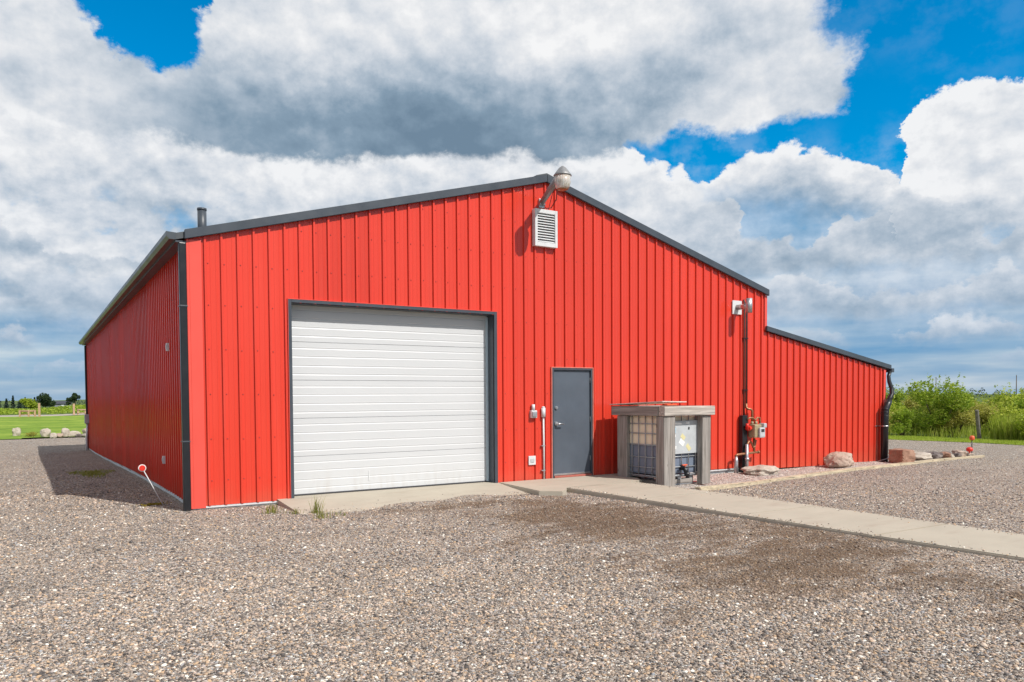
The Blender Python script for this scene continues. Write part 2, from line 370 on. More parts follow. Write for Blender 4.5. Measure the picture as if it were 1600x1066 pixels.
def np_mesh(name, verts, faces, mat, parent=None, smooth=False):
    me = bpy.data.meshes.new(name); verts = np.asarray(verts, np.float32); faces = np.asarray(faces, np.int32)
    k = faces.shape[1]
    me.vertices.add(len(verts)); me.vertices.foreach_set('co', verts.ravel())
    me.loops.add(faces.size); me.loops.foreach_set('vertex_index', faces.ravel())
    me.polygons.add(len(faces)); me.polygons.foreach_set('loop_start', np.arange(0, faces.size, k, dtype=np.int32))
    if smooth: me.polygons.foreach_set('use_smooth', np.ones(len(faces), bool))
    me.update(calc_edges=True); me.validate()
    me.materials.append(mat)
    o = bpy.data.objects.new(name, me); COL.objects.link(o)
    if parent is not None: o.parent = parent
    return o
def tag(o, label=None, cat=None, group=None, kind=None):
    if label: o['label'] = label
    if cat: o['category'] = cat
    if group: o['group'] = group
    if kind: o['kind'] = kind
    return o
def empty(name, loc=(0, 0, 0), rz=0.0, label=None, cat=None, group=None):
    o = bpy.data.objects.new(name, None); COL.objects.link(o); o.location = loc; o.rotation_euler = (0, 0, rz)
    o.empty_display_size = 0.2
    return tag(o, label, cat, group)

# ------------------------------------------------------------------ terrain
def ss(a, b, x):
    k = np.clip((np.asarray(x, float) - a) / (b - a), 0, 1); return k * k * (3 - 2 * k)
def H(x, y):
    x = np.asarray(x, float); y = np.asarray(y, float)
    z = -0.065 - 0.135 * ss(4.5, 11, x) - 0.49 * ss(-0.5, 26, y) * (1 - ss(1, 13, x)) - 0.09 * ss(0, 22, y) * ss(13, 18, x)
    z = z - 0.03 * ss(-2, -9, y) - 2.4 * ss(110, 420, y) * (1 - ss(40, 160, x))
    near = 1 - ss(30, 60, np.hypot(x, y))
    z = z + near * 0.010 * (np.sin(1.3 * x + 0.6 * y) * np.sin(0.9 * y - 0.4 * x) + 0.6 * np.sin(3.1 * x - 1.2 * y + 1.0) * np.sin(2.3 * y + 0.7 * x))
    return z
def sheet(name, xs, ys, mat, dz=0.0, keep=None, zf=None):
    X, Y = np.meshgrid(xs, ys); Z = (zf or H)(X, Y) + dz
    nx, ny = len(xs), len(ys); idx = np.arange(nx * ny).reshape(ny, nx)
    q = np.stack([idx[:-1, :-1], idx[:-1, 1:], idx[1:, 1:], idx[1:, :-1]], -1).reshape(-1, 4)
    V = np.stack([X, Y, Z], -1).reshape(-1, 3)
    if keep is not None:
        c = V[q].mean(1); q = q[keep(c[:, 0], c[:, 1])]
    return np_mesh(name, V, q, mat, smooth=True)
def span(*segs):
    out = []
    for a, b, st in segs: out.append(np.arange(a, b, st))
    return np.concatenate(out + [[segs[-1][1]]])
tag(sheet('ground', span((-3000, -200, 280), (-200, -40, 20), (-40, 60, 4), (60, 200, 20), (200, 3000, 280)),
          span((-600, -40, 56), (-40, 60, 4), (60, 440, 20), (440, 3000, 256)), M['field'], -0.07), kind='structure')
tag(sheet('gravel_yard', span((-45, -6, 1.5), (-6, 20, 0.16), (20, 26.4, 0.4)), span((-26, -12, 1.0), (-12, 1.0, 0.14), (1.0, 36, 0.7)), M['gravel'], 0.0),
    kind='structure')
tag(sheet('lawn', span((-70, -12, 4), (-12, 14, 0.5), (14, 26, 1)), span((36, 98, 1.0)), M['lawn'], 0.03,
          keep=lambda x, y: y > 37.0 + 0.75 * x * (x > -8) * 0.6 - 0.6 * np.sin(x * 0.9)), kind='structure')
tag(sheet('road', span((-200, 60, 10)), span((98, 108, 2.5)), M['road'], 0.02), kind='structure')
tag(sheet('grass_verge', span((26.35, 28.9, 0.25)), span((-26, 60, 1.0)), M['lawn'], 0.012), kind='structure')

# concrete: apron in front of the overhead door, walk and landing in front of the entry door
bm = MB()
n = 24
top = []
for i in range(n + 1):
    x = 1.2 + (5.18 - 1.2) * i / n
    top.append(x)
for i in range(n):
    xa, xb = top[i], top[i + 1]
    ya = -1.36 + 0.10 * math.sin(i * 0.8) + 0.12 * i / n; yb = -1.36 + 0.10 * math.sin((i + 1) * 0.8) + 0.12 * (i + 1) / n
    bm.quad((xa, 0.32, 0.004), (xb, 0.32, 0.004), (xb, -0.02, 0.002), (xa, -0.02, 0.002))
    bm.quad((xa, -0.02, 0.002), (xb, -0.02, 0.002), (xb, yb, -0.078), (xa, ya, -0.078))
    bm.quad((xa, ya, -0.078), (xb, yb, -0.078), (xb, yb, -0.3), (xa, ya, -0.3))
bm.quad((1.2, -0.02, 0.002), (1.2, -1.36, -0.078), (1.2, -1.36, -0.3), (1.2, -0.02, -0.3))
bm.quad((5.18, -0.02, 0.002), (5.18, -1.15, -0.078), (5.18, -1.15, -0.3), (5.18, -0.02, -0.3))
tag(bm.build('concrete_apron', M['concrete']), kind='structure')
def slab(name, poly, zf, thick, mat):
    b_ = MB(); a = [b_.bm.verts.new((x, y, zf(x, y))) for x, y in poly]; c = [b_.bm.verts.new((x, y, zf(x, y) - thick)) for x, y in poly]
    b_.bm.faces.new(a); k = len(poly)
    for i in range(k): b_.bm.faces.new((a[i], a[(i + 1) % k], c[(i + 1) % k], c[i]))
    es = [e for e in b_.bm.edges if all(v in a for v in e.verts)]
    bmesh.ops.bevel(b_.bm, geom=es, offset=0.012, segments=2, affect='EDGES')
    return tag(b_.build(name, mat), kind='structure')
zw = lambda x, y: 0.012 + 0.012 * y
slab('door_landing', [(5.12, -0.03), (5.06, -1.42), (5.36, -1.66), (5.5, -1.58), (5.66, -1.36), (5.72, -1.28), (7.25, -1.28), (7.33, -1.2), (7.55, -1.12), (7.62, -0.9), (7.9, -0.7), (7.9, -0.03)], lambda x, y: 0.010 + 0.006 * y, 0.3, M['concrete'])
walk = [((5.72, -1.295), (7.26, -1.295)), ((5.88, -2.9), (7.47, -2.95)), ((6.04, -4.75), (7.60, -4.8)), ((6.21, -6.55), (7.70, -6.6)), ((6.42, -8.3), (7.78, -8.35)), ((6.7, -11.0), (8.1, -11.0)), ((7.6, -20.0), (9.0, -20.0))]
for i in range(len(walk) - 1):
    (a, b1), (c, d) = walk[i], walk[i + 1]
    g = 0.006
    slab('walkway' if i == 0 else 'walkway', [(a[0], a[1] - g), (c[0], c[1] + g), (d[0], d[1] + g), (b1[0], b1[1] - g)], zw, 0.3, M['concrete'])

# bed of pink stones along the wall and its timber edging
EDG = [(8.05, -2.02), (10.0, -1.62), (11.95, -1.28), (14.0, -1.06), (16.1, -0.86), (18.2, -0.80), (20.3, -0.76)]
ex = np.array([p[0] for p in EDG]); ey = np.array([p[1] for p in EDG])
bedtop = lambda x, y: H(x, y) + 0.03 + 0.012 * np.sin(5 * x) * np.sin(6 * y)
tag(sheet('stone_bed', span((7.3, 20.3, 0.1)), span((-2.1, 1.6, 0.1)), M['bed'], 0.0, zf=bedtop,
          keep=lambda x, y: (y > np.interp(x, ex, ey)) & ((x > 7.95) | ((y > -0.9) & (x > 7.9))) & ((y < -0.02) | (x > 17.02)) & (y < 0.9 - 0.5 * (x - 17)) | ((x > 7.45) & (x < 8.1) & (y < -1.25) & (y > -2.0 + (x < 7.6) * 0.3))), kind='structure')
eroot = empty('timber_edging', (8.05, -2.02, H(8.05, -2.02)), 0, 'long low pale timber edging bordering the pink stone bed', 'edging')
for i in range(len(EDG) - 1):
    a = Vector((*EDG[i], 0)); c = Vector((*EDG[i + 1], 0)); d = (c - a).normalized(); nrm = Vector((-d.y, d.x, 0)) * 0.065
    za = float(H(a.x, a.y)); zc = float(H(c.x, c.y)); w = MB()
    pts = [(a - nrm + Vector((0, 0, za + 0.055))), (a + nrm + Vector((0, 0, za + 0.055))), (c - d * 0.006 + nrm + Vector((0, 0, zc + 0.055))), (c - d * 0.006 - nrm + Vector((0, 0, zc + 0.055)))]
    w.prism([p - eroot.location for p in pts], (0, 0, -0.2)); bmesh.ops.bevel(w.bm, geom=w.bm.edges[:], offset=0.01, segments=2, affect='EDGES')
    w.build('board', M['edging'], eroot)

# ------------------------------------------------------------------ the barn
R = 0.2286
W, D, E, RX, RZ = 12.25, 24.4, 3.83, 6.18, 5.50          # width, depth, eave, ridge x, ridge height (wall top)
barn = empty('barn', (0, 0, 0), 0, 'large red ribbed steel barn with charcoal roof trim, white overhead door and side lean-to', 'barn')
def rib_profile(L, extra, start=0.0):
    pts = {0.0: 0.0, L: 0.0}
    k = 0
    def put(u, o):
        if 0 < u < L: pts[round(u, 5)] = o
    while k * R < L + R:
        c = k * R - start
        for du, o in ((-0.0185, 0), (-0.0165, 0.032), (0.0125, 0.032), (0.021, 0)): put(c + du, o)
        for f in (1 / 3, 2 / 3):
            cc = c + f * R
            for du, o in ((-0.014, 0), (-0.007, 0.0032), (0.007, 0.0032), (0.014, 0)): put(cc + du, o)
        k += 1
    us = sorted(pts)
    for e in extra:
        if 0 < e < L and all(abs(e - u) > 1e-4 for u in us):
            pts[round(e, 5)] = float(np.interp(e, us, [pts[u] for u in us]))
    us = sorted(pts); return us, [pts[u] for u in us]
def panel(origin, udir, ndir, L, zb, zt, holes=(), start=0.0, extra=(), screws=()):
    o = Vector(origin); ud = Vector(udir); nd = Vector(ndir); mb = MB()
    us, os_ = rib_profile(L, [h[0] for h in holes] + [h[1] for h in holes] + list(extra), start)
    P = lambda u, off, z: o + ud * u + nd * off + Vector((0, 0, z))
    for i in range(len(us) - 1):
        u0, u1 = us[i], us[i + 1]; mid = (u0 + u1) / 2
        iv = [((zb(u0), zb(u1)), (zt(u0), zt(u1)))]
        for h0, h1, z0, z1 in holes:
            if h0 < mid < h1:
                new = []
                for (b0, b1), (t0, t1) in iv:
                    if z0 > b0: new.append(((b0, b1), (z0, z0)))
                    if z1 < t0: new.append(((z1, z1), (t0, t1)))
                iv = new
        for (b0, b1), (t0, t1) in iv:
            mb.quad(P(u0, os_[i], b0), P(u1, os_[i + 1], b1), P(u1, os_[i + 1], t1), P(u0, os_[i], t0))
    # screw heads next to the ribs
    for z in screws:
        k = 0
        while k * R < L:
            u = k * R - start + 0.038 + random.uniform(-.003, .003); zz = z + random.uniform(-0.008, 0.008); k += 1
            if not (0.02 < u < L - 0.02) or zz > zt(u) - 0.12 or zz < zb(u) + 0.03: continue
            if any(h[0] - 0.03 < u < h[1] + 0.03 and h[2] < zz < h[3] + 0.03 for h in holes): continue
            c = P(u, 0.0, zz); vz = Vector((0, 0, 1)); ring = [mb.bm.verts.new(c + (ud * math.cos(a) + vz * math.sin(a)) * 0.0105 + nd * 0.001) for a in [j * math.pi / 3 for j in range(6)]]
            ring2 = [mb.bm.verts.new(c + (ud * math.cos(a) + vz * math.sin(a)) * 0.007 + nd * 0.009) for a in [j * math.pi / 3 for j in range(6)]]
            for j in range(6): mb.bm.faces.new((ring[j], ring[(j + 1) % 6], ring2[(j + 1) % 6], ring2[j])).material_index = 1
            mb.bm.faces.new(ring2).material_index = 1
    return mb
gable = lambda u: E + (RZ - E) * (u / RX) if u < RX else E + (RZ - E) * ((W - u) / (W - RX))
GX0, GX1, GZ = 1.46, 5.05, 3.0
DX0, DX1, DZ = 6.30, 7.265, 2.085
zb_main = lambda u: -0.018 if u < 1.38 else -0.04 if u < 8 else -0.04 - 0.03 * min(1, (u - 8) / 3)
SCR = (0.35, 0.95, 1.6, 2.25, 2.9, 3.5, 4.1, 4.7, 5.2)
panel((0, 0, 0), (1, 0, 0), (0, -1, 0), W, zb_main, gable, [(GX0, GX1, -1, GZ), (DX0, DX1, -1, DZ)], extra=(RX,), screws=SCR).build('front_wall', [M['red'], M['screw']], barn)
LE = 16.87; LW = LE - W
ltop = lambda u: 2.99 + (2.20 - 2.99) * u / LW
panel((W, 0, 0), (1, 0, 0), (0, -1, 0), LW, lambda u: -0.14 - 0.08 * u / LW, ltop, start=W - 53 * R, screws=(0.1, 0.75, 1.4, 2.05)).build('lean_to_wall', [M['red'], M['screw']], barn)
zb_side = lambda u: float(0.012 - 0.49 * ss(-0.5, 26, u))
panel((0, 0, 0), (0, 1, 0), (-1, 0, 0), D, zb_side, lambda u: E, start=-0.1, screws=(0.3, 0.95, 1.6, 2.25, 2.9, 3.5)).build('side_wall', [M['red'], M['screw']], barn)
# unseen sides close the volume
panel((LE, 0, 0), (0, 1, 0), (1, 0, 0), D, lambda u: -0.25, lambda u: 2.2).build('side_wall', M['red'], barn)
panel((W, 0, 0), (0, 1, 0), (1, 0, 0), D, lambda u: 2.5, lambda u: E).build('side_wall', M['red'], barn)
panel((0, D, 0), (1, 0, 0), (0, 1, 0), W, lambda u: -0.5, gable, extra=(RX,)).build('rear_wall', M['red'], barn)
panel((W, D, 0), (1, 0, 0), (0, 1, 0), LW, lambda u: -0.4, ltop).build('rear_wall', M['red'], barn)
# foundation strips
f = MB(); f.box(0.004, 0.004, -0.6, GX0 - 0.12, 0.3, -0.022); f.build('foundation', M['foundation'], barn); f = MB(); f.box(7.9, 0.03, -0.6, W + 0.2, 0.3, -0.088); f.build('foundation', M['foundation'], barn); f = MB()
yy = 0.03
while yy < D - 0.1:
    z = zb_side(yy + 2) - 0.012; f.box(0.004, yy + 0.3, -1.0, 0.3, min(yy + 2.299, D), z); yy += 2
f.build('foundation', M['foundation'], barn)
f = MB(); f.box(-0.016, -0.02, -0.046, GX0 - 0.10, 0.002, -0.024); f.build('drip_flashing', M['whitep'], barn); f = MB(); f.box(7.7, -0.02, -0.10, W, 0.026, -0.078); f.build('drip_flashing', M['whitep'], barn)
# corner trims
c = MB(); c.box(-0.026, -0.028, -0.045, 0.175, -0.0215, E - 0.02, 0.003); c.box(-0.026, -0.0205, -0.045, -0.021, 0.14, E - 0.02)
c.build('corner_trim', M['redtrim'], barn)
c = MB(); c.box(LE - 0.07, -0.036, -0.2, LE + 0.026, -0.0215, 2.19, 0.003); c.box(LE + 0.021, -0.03, -0.2, LE + 0.03, 0.1, 2.19); c.build('corner_trim', M['redtrim'], barn)
c = MB(); c.box(W - 0.05, -0.03, 3.02, W + 0.03, -0.0215, E - 0.02, 0.003); c.build('corner_trim', M['redtrim'], barn)
c = MB(); c.box(-0.05, D - 0.09, -0.55, -0.02, D + 0.03, E); c.build('corner_trim', M['char'], barn)
# roof slabs and rake trim
rf = MB(); th = 0.09
def slope_box(mb, x0, z0, x1, z1, y0, y1, t_):
    mb.prism([(x0, y0, z0), (x1, y0, z1), (x1, y0, z1 + t_), (x0, y0, z0 + t_)], (0, y1 - y0, 0))
slp = (RZ - E) / RX
slope_box(rf, -0.16, E - 0.16 * slp + 0.004, RX, RZ + 0.004, -0.04, D + 0.08, th)
slr = (RZ - E) / (W - RX)
slope_box(rf, W + 0.04, E - 0.04 * slr + 0.004, RX, RZ + 0.004, -0.04, D + 0.08, th)
# raised seams on the roof sheets
k = 0
while k * 0.6 < D:
    yv = k * 0.6 + 0.1; k += 1
    slope_box(rf, -0.16, E - 0.16 * slp + th, RX, RZ + th, yv, yv + 0.04, 0.02); slope_box(rf, W + 0.04, E - 0.04 * slr + th, RX, RZ + th, yv, yv + 0.04, 0.02)
roof = rf.build('roof', M['roof'], barn)
rc = MB(); rc.prism([(RX - 0.22, -0.07, RZ - 0.22 * slp + 0.115), (RX, -0.07, RZ + 0.118), (RX + 0.22, -0.07, RZ - 0.22 * slr + 0.115), (RX + 0.22, -0.07, RZ - 0.22 * slr + 0.14), (RX, -0.07, RZ + 0.145), (RX - 0.22, -0.07, RZ - 0.22 * slp + 0.14)], (0, D + 0.15, 0))
rc.build('ridge_cap', M['roof'], roof)
def rake(x0, z0, x1, z1, h0, h1):
    mb = MB(); mb.prism([(x0, -0.085, z0 - h0), (x1, -0.085, z1 - h0), (x1, -0.085, z1 + h1), (x0, -0.085, z0 + h1)], (0, 0.055, 0))
    bmesh.ops.bevel(mb.bm, geom=mb.bm.edges[:], offset=0.006, segments=2, affect='EDGES'); return mb
rake(-0.05, E - 0.05 * slp, RX, RZ, 0.015, 0.118).build('rake_trim', M['char'], barn)
rake(RX + 0.003, RZ, W + 0.045, E - 0.045 * slr, 0.02, 0.118).build('rake_trim', M['char'], barn)
lr = MB(); slope_box(lr, W + 0.03, 3.0, 17.05, 2.20, -0.03, D + 0.05, 0.09); lr.build('lean_to_roof', M['roof'], barn)
rake(W - 0.03, 3.0, 17.06, 2.195, 0.0, 0.115).build('rake_trim', M['char'], barn)
# soffit and gutter on the near eave
so = MB(); so.box(-0.165, -0.03, E - 0.075, -0.024, D + 0.05, E - 0.05); so.build('soffit', M['char'], barn)
gu = MB(); prof = [(-0.165, E - 0.045), (-0.25, E - 0.045), (-0.285, E + 0.0), (-0.29, E + 0.055), (-0.278, E + 0.055), (-0.27, E + 0.005), (-0.242, E - 0.033), (-0.177, E - 0.033)]
gu.prism([(x, -0.05, z) for x, z in prof], (0, D + 0.1, 0))
gu.prism([(-0.166, -0.062, E - 0.046), (-0.25, -0.062, E - 0.046), (-0.287, -0.062, E), (-0.292, -0.062, E + 0.058), (-0.16, -0.062, E + 0.05)], (0, 0.011, 0))
gu.build('gutter', simple('weathered_gutter', (0.075, 0.085, 0.095), 0.35, 0.2, 0.12, 2.0), barn)
def downspout(x0, y0, x1, y1, z0, z1, mat):
    root = MB(); root.box(x0, y0, z0, x1, y1, z1, 0.012); o = root.build('downspout', mat, barn)
    return o
ds = downspout(-0.125, -0.045, -0.03, 0.055, -0.075, E - 0.075, M['black'])
for z in (0.92, 2.85):
    s_ = MB(); s_.box(-0.132, -0.052, z, -0.022, 0.06, z + 0.02, 0.003); s_.build('strap', M['char'], ds)
ds = downspout(-0.10, D - 0.2, -0.03, D - 0.10, -0.5, E - 0.1, M['black'])
# lean-to gutter end and its downspout and drain pipe
g = MB(); g.box(17.05, -0.1, 2.12, 17.16, D, 2.225, 0.01); g.build('gutter', M['char'], barn)
sp = MB(); sp.tube([(17.05, -0.05, 2.14), (16.97, -0.06, 2.02), (16.95, -0.09, 1.88), (16.98, -0.14, 1.70), (16.95, -0.17, 1.56), (16.86, -0.17, 1.45), (16.79, -0.17, 1.34)], [0.045, 0.045, 0.05, 0.055, 0.06, 0.062, 0.062], 12)
d2 = sp.build('downspout', M['black'], barn)
pp = MB(); pp.tube([(16.83, -0.17, 1.38), (16.76, -0.17, 1.29), (16.67, -0.17, 1.16), (16.645, -0.17, 0.95), (16.635, -0.17, -0.2)], [0.075, 0.088, 0.092, 0.092, 0.092], 16)
dp = pp.build('drain_pipe', M['black'], barn)
for z in (1.08, 1.16, 0.98): 
    s_ = MB(); s_.tube([(16.65, -0.17, z), (16.65, -0.17, z + 0.018)], 0.099, 16); s_.build('collar', M['black'], dp)
s_ = MB(); s_.tube([(16.642, -0.17, 0.72), (16.642, -0.17, 0.745)], 0.097, 16); s_.box(16.44, -0.05, 0.72, 16.64, -0.026, 0.745); s_.build('strap', M['alu'], dp)
s_ = MB(); s_.tube([(16.47, -0.10, -0.17), (16.53, -0.25, -0.12), (16.64, -0.285, -0.08), (16.75, -0.22, -0.05)], 0.012, 8); s_.build('clamp', M['galv'], dp)
# ---- overhead door
od = MB()
def door_profile():
    pts = []; sec = (GZ - 0.0) / 5
    for i in range(5):
        z0 = i * sec
        pts += [(z0 + 0.0, 0.012), (z0 + 0.006, 0.0)]
        for fz in (0.16, 0.38, 0.62, 0.84):
            z = z0 + fz * sec
            pts += [(z - 0.016, 0.0), (z - 0.007, 0.0032), (z + 0.004, 0.0032), (z + 0.010, -0.001), (z + 0.018, 0.0)]
        pts += [(z0 + sec - 0.006, 0.0), (z0 + sec - 0.001, 0.012)]
    return pts
yd = 0.20
pr = door_profile()
xs = np.linspace(GX0 - 0.05, GX1 + 0.05, 13)
for j in range(len(xs) - 1):
    for i in range(len(pr) - 1):
        (za, oa), (zb_, ob) = pr[i], pr[i + 1]
        od.quad((xs[j], yd + oa, 0.022 + za), (xs[j + 1], yd + oa, 0.022 + za), (xs[j + 1], yd + ob, 0.022 + zb_), (xs[j], yd + ob, 0.022 + zb_))
ov = od.build('overhead_door', M['white'], barn)
s_ = MB(); s_.box(GX0, yd - 0.012, 0.006, GX1, yd + 0.02, 0.03, 0.003); s_.build('bottom_seal', M['seal'], ov)
s_ = MB(); s_.box(GX0 + 0.36 * (GX1 - GX0), yd - 0.006, 0.17, GX0 + 0.36 * (GX1 - GX0) + 0.018, yd - 0.0005, 0.34, 0.002); s_.build('pull_handle', M['whitep'], ov)
fr = MB(); fr.box(GX0 - 0.055, -0.034, -0.045, GX0 - 0.004, -0.001, GZ + 0.052, 0.004); fr.box(GX1 + 0.004, -0.034, -0.045, GX1 + 0.06, -0.001, GZ + 0.052, 0.004); fr.box(GX0 - 0.004, -0.034, GZ + 0.003, GX1 + 0.004, -0.001, GZ + 0.052, 0.004)
fr.box(GX0 - 0.02, 0.0, -0.02, GX0 + 0.006, 0.33, GZ + 0.02); fr.box(GX1 - 0.006, 0.0, -0.02, GX1 + 0.02, 0.33, GZ + 0.02); fr.box(GX0 + 0.007, 0.0, GZ - 0.008, GX1 - 0.007, 0.33, GZ + 0.02)
dfm = fr.build('overhead_door_frame', M['char'], barn)
tr_ = MB(); tr_.box(GX0 - 0.062, -0.038, GZ + 0.053, GX1 + 0.067, -0.002, GZ + 0.062); tr_.box(GX1 + 0.061, -0.037, -0.04, GX1 + 0.067, -0.002, GZ + 0.053); tr_.box(GX0 - 0.062, -0.037, -0.04, GX0 - 0.056, -0.002, GZ + 0.053)
tr_.build('edge_trim', M['redtrim'], dfm)
s_ = MB(); s_.box(GX1 - 0.05, yd - 0.03, 0.02, GX1 - 0.007, yd - 0.012, GZ - 0.03, 0.003); s_.build('door_stop', M['stop'], dfm)
s_ = MB(); s_.box(GX0 + 0.007, yd - 0.03, 0.02, GX0 + 0.03, yd - 0.012, GZ - 0.03, 0.003); s_.build('door_stop', M['stop'], dfm)
ib = MB(); ib.box(GX0 - 0.3, 0.345, -0.3, GX1 + 0.3, 0.37, GZ + 0.3); ib.build('inner_wall', M['dark'], barn)
# ---- entry door
ed = MB(); ed.box(DX0 + 0.05, 0.008, 0.055, DX1 - 0.045, 0.05, DZ - 0.045, 0.004); edo = ed.build('entry_door', M['chard'], barn)
s_ = MB(); s_.box(DX0 + 0.05, -0.006, 0.052, DX1 - 0.045, 0.007, 0.085, 0.003); s_.build('sweep', M['alu'], edo)
s_ = MB(); s_.tube([(DX0 + 0.12, 0.01, 1.33), (DX0 + 0.12, -0.014, 1.33)], 0.032, 16); s_.tube([(DX0 + 0.12, -0.014, 1.33), (DX0 + 0.12, -0.024, 1.33)], 0.02, 12); s_.build('deadbolt', M['alu'], edo)
s_ = MB(); s_.tube([(DX0 + 0.12, 0.01, 1.03), (DX0 + 0.12, -0.02, 1.03)], 0.038, 16); s_.tube([(DX0 + 0.12, -0.02, 1.03), (DX0 + 0.12, -0.06, 1.03), (DX0 + 0.15, -0.068, 1.03), (DX0 + 0.25, -0.062, 1.022)], [0.014, 0.014, 0.013, 0.011], 10); s_.build('lever_handle', M['alu'], edo)
for z in (0.3, 1.05, 1.8):
    s_ = MB(); s_.tube([(DX1 - 0.046, -0.004, z), (DX1 - 0.046, -0.004, z + 0.10)], 0.009, 8); s_.build('hinge', M['greym'], edo)
fr = MB(); fr.box(DX0 + 0.006, -0.03, -0.01, DX0 + 0.048, 0.06, DZ - 0.006, 0.003); fr.box(DX1 - 0.043, -0.03, -0.01, DX1 - 0.006, 0.06, DZ - 0.006, 0.003); fr.box(DX0 + 0.049, -0.03, DZ - 0.043, DX1 - 0.044, 0.06, DZ - 0.006, 0.003)
ef = fr.build('entry_door_frame', M['char'], barn)
tr_ = MB(); tr_.box(DX0 - 0.01, -0.036, -0.02, DX0 + 0.004, -0.002, DZ + 0.012); tr_.box(DX1 - 0.004, -0.036, -0.02, DX1 + 0.012, -0.002, DZ + 0.012); tr_.box(DX0 + 0.005, -0.036, DZ - 0.004, DX1 - 0.005, -0.002, DZ + 0.012)
tr_.build('edge_trim', simple('faded_red_trim', (0.62, 0.20, 0.15), 0.4), ef)
s_ = MB(); s_.box(DX0 + 0.05, -0.05, 0.012, DX1 - 0.045, 0.06, 0.045, 0.004); s_.build('threshold', simple('dull_red_sill', (0.42, 0.12, 0.09), 0.6), ef)
# ---- louvred gable vent
VX0, VX1, VZ0, VZ1 = 5.895, 6.395, 4.295, 4.97
v = MB(); yv = -0.10
v.box(VX0, yv, VZ0, VX0 + 0.055, -0.001, VZ1, 0.004); v.box(VX1 - 0.055, yv, VZ0, VX1, -0.001, VZ1, 0.004); v.box(VX0 + 0.056, yv, VZ0, VX1 - 0.056, -0.001, VZ0 + 0.075, 0.004); v.box(VX0 + 0.056, yv, VZ1 - 0.07, VX1 - 0.056, -0.001, VZ1, 0.004)
vent = v.build('louvre_vent', M['whitep'], barn)
for i in range(11):
    z = VZ0 + 0.085 + i * 0.0475
    s_ = MB(); s_.prism([(VX0 + 0.057, -0.092, z), (VX0 + 0.057, -0.04, z + 0.046), (VX0 + 0.057, -0.036, z + 0.041), (VX0 + 0.057, -0.088, z - 0.005)], (VX1 - VX0 - 0.114, 0, 0)); s_.build('slat', M['whitep'], vent)
s_ = MB(); s_.box(VX0 + 0.05, -0.03, VZ0 + 0.05, VX1 - 0.05, -0.022, VZ1 - 0.05); s_.build('screen', M['dark'], vent)
# ---- flue on the near roof slope
fx, fy = 0.37, 0.95; fz = E + fx * slp + th
fl = MB(); fl.tube([(fx, fy, fz - 0.1), (fx, fy, fz + 0.47)], 0.066, 18); fl.tube([(fx, fy, fz + 0.44), (fx, fy, fz + 0.475)], 0.071, 18)
flo = fl.build('flue', M['char'], roof)
s_ = MB(); s_.lathe([(0.16, -0.03), (0.15, 0.02), (0.085, 0.09), (0.068, 0.12)], (fx, fy, fz)); s_.build('flashing', M['rock_pale'], roof)

# ---- things fixed to the walls
def plate(name, label, cat, x0, z0, x1, z1, dep, mat, parts=()):
    root = empty(name, ((x0 + x1) / 2, 0, z0), 0, label, cat)
    o = MB(); o.box(-(x1 - x0) / 2, -dep, 0, (x1 - x0) / 2, -0.002, z1 - z0, 0.006); o.build('body', mat, root); return root
# receptacle box with hooded cover
rt = empty('outlet_box', (5.875, 0, 1.15), 0, 'grey weatherproof box with hooded top on red wall between overhead door and conduit', 'outlet box')
s_ = MB(); s_.box(-0.062, -0.075, 0, 0.062, -0.002, 0.14, 0.01); s_.build('body', M['whitep'], rt)
s_ = MB(); s_.box(-0.05, -0.10, 0.02, 0.05, -0.076, 0.12, 0.012); s_.build('cover', M['galv'], rt)
s_ = MB(); s_.tube([(-0.005, -0.045, 0.135), (-0.005, -0.045, 0.25)], 0.03, 12); s_.build('sensor', M['whitep'], rt)
rt = empty('cover_plate', (5.853, 0, 0.285), 0, 'square white cover plate low on red wall left of grey entry door', 'cover plate')
s_ = MB(); s_.box(-0.077, -0.032, 0, 0.077, -0.002, 0.165, 0.006); s_.build('plate', M['whitep'], rt)
s_ = MB(); s_.box(-0.04, -0.04, 0.045, 0.04, -0.033, 0.115, 0.004); s_.build('flap', M['label'], rt)
rt = empty('conduit', (6.10, 0, 0.0), 0, 'thin white vertical conduit rising from the landing beside grey entry door', 'conduit')
s_ = MB(); s_.tube([(0.012, -0.035, 0.0), (0.0, -0.035, 1.2)], 0.017, 10); s_.build('pipe', M['whitep'], rt)
s_ = MB(); s_.tube([(-0.002, -0.036, 1.16), (-0.002, -0.036, 1.33)], 0.04, 12); s_.tube([(-0.002, -0.036, 1.33), (-0.002, -0.036, 1.36)], [0.04, 0.022], 12); s_.build('fitting', M['whitep'], rt)
for z in (0.16, 0.62):
    s_ = MB(); s_.box(-0.05, -0.053, z, 0.03, -0.002, z + 0.018, 0.003); s_.build('strap', M['galv'], rt)
for name, lab, y, z, h in (('wall_sensor', 'small white sensor box high on the shaded ribbed side wall', 1.83, 2.32, 0.13), ('wall_outlet', 'small white outlet low on the shaded ribbed side wall', 2.52, 0.43, 0.13)):
    rt = empty(name, (0, y, z), 0, lab, 'wall box')
    s_ = MB(); s_.box(-0.06, -0.045, 0, -0.002, 0.045, h, 0.006); s_.build('body', M['whitep'], rt)
    s_ = MB(); s_.box(-0.068, -0.03, h * 0.3, -0.061, 0.03, h * 0.75, 0.002); s_.build('face', M['label'], rt)
rt = empty('meter_conduit', (0, 23.7, -0.5), 0, 'white pipe under a grey box at the far end of the shaded side wall', 'conduit')
s_ = MB(); s_.box(-0.18, -0.14, 1.05, -0.003, 0.14, 1.42, 0.01); s_.build('box', M['galv'], rt)
s_ = MB(); s_.tube([(-0.12, 0, -0.1), (-0.12, 0, 0.5), (-0.08, 0, 1.06)], 0.04, 10); s_.build('pipe', M['whitep'], rt)
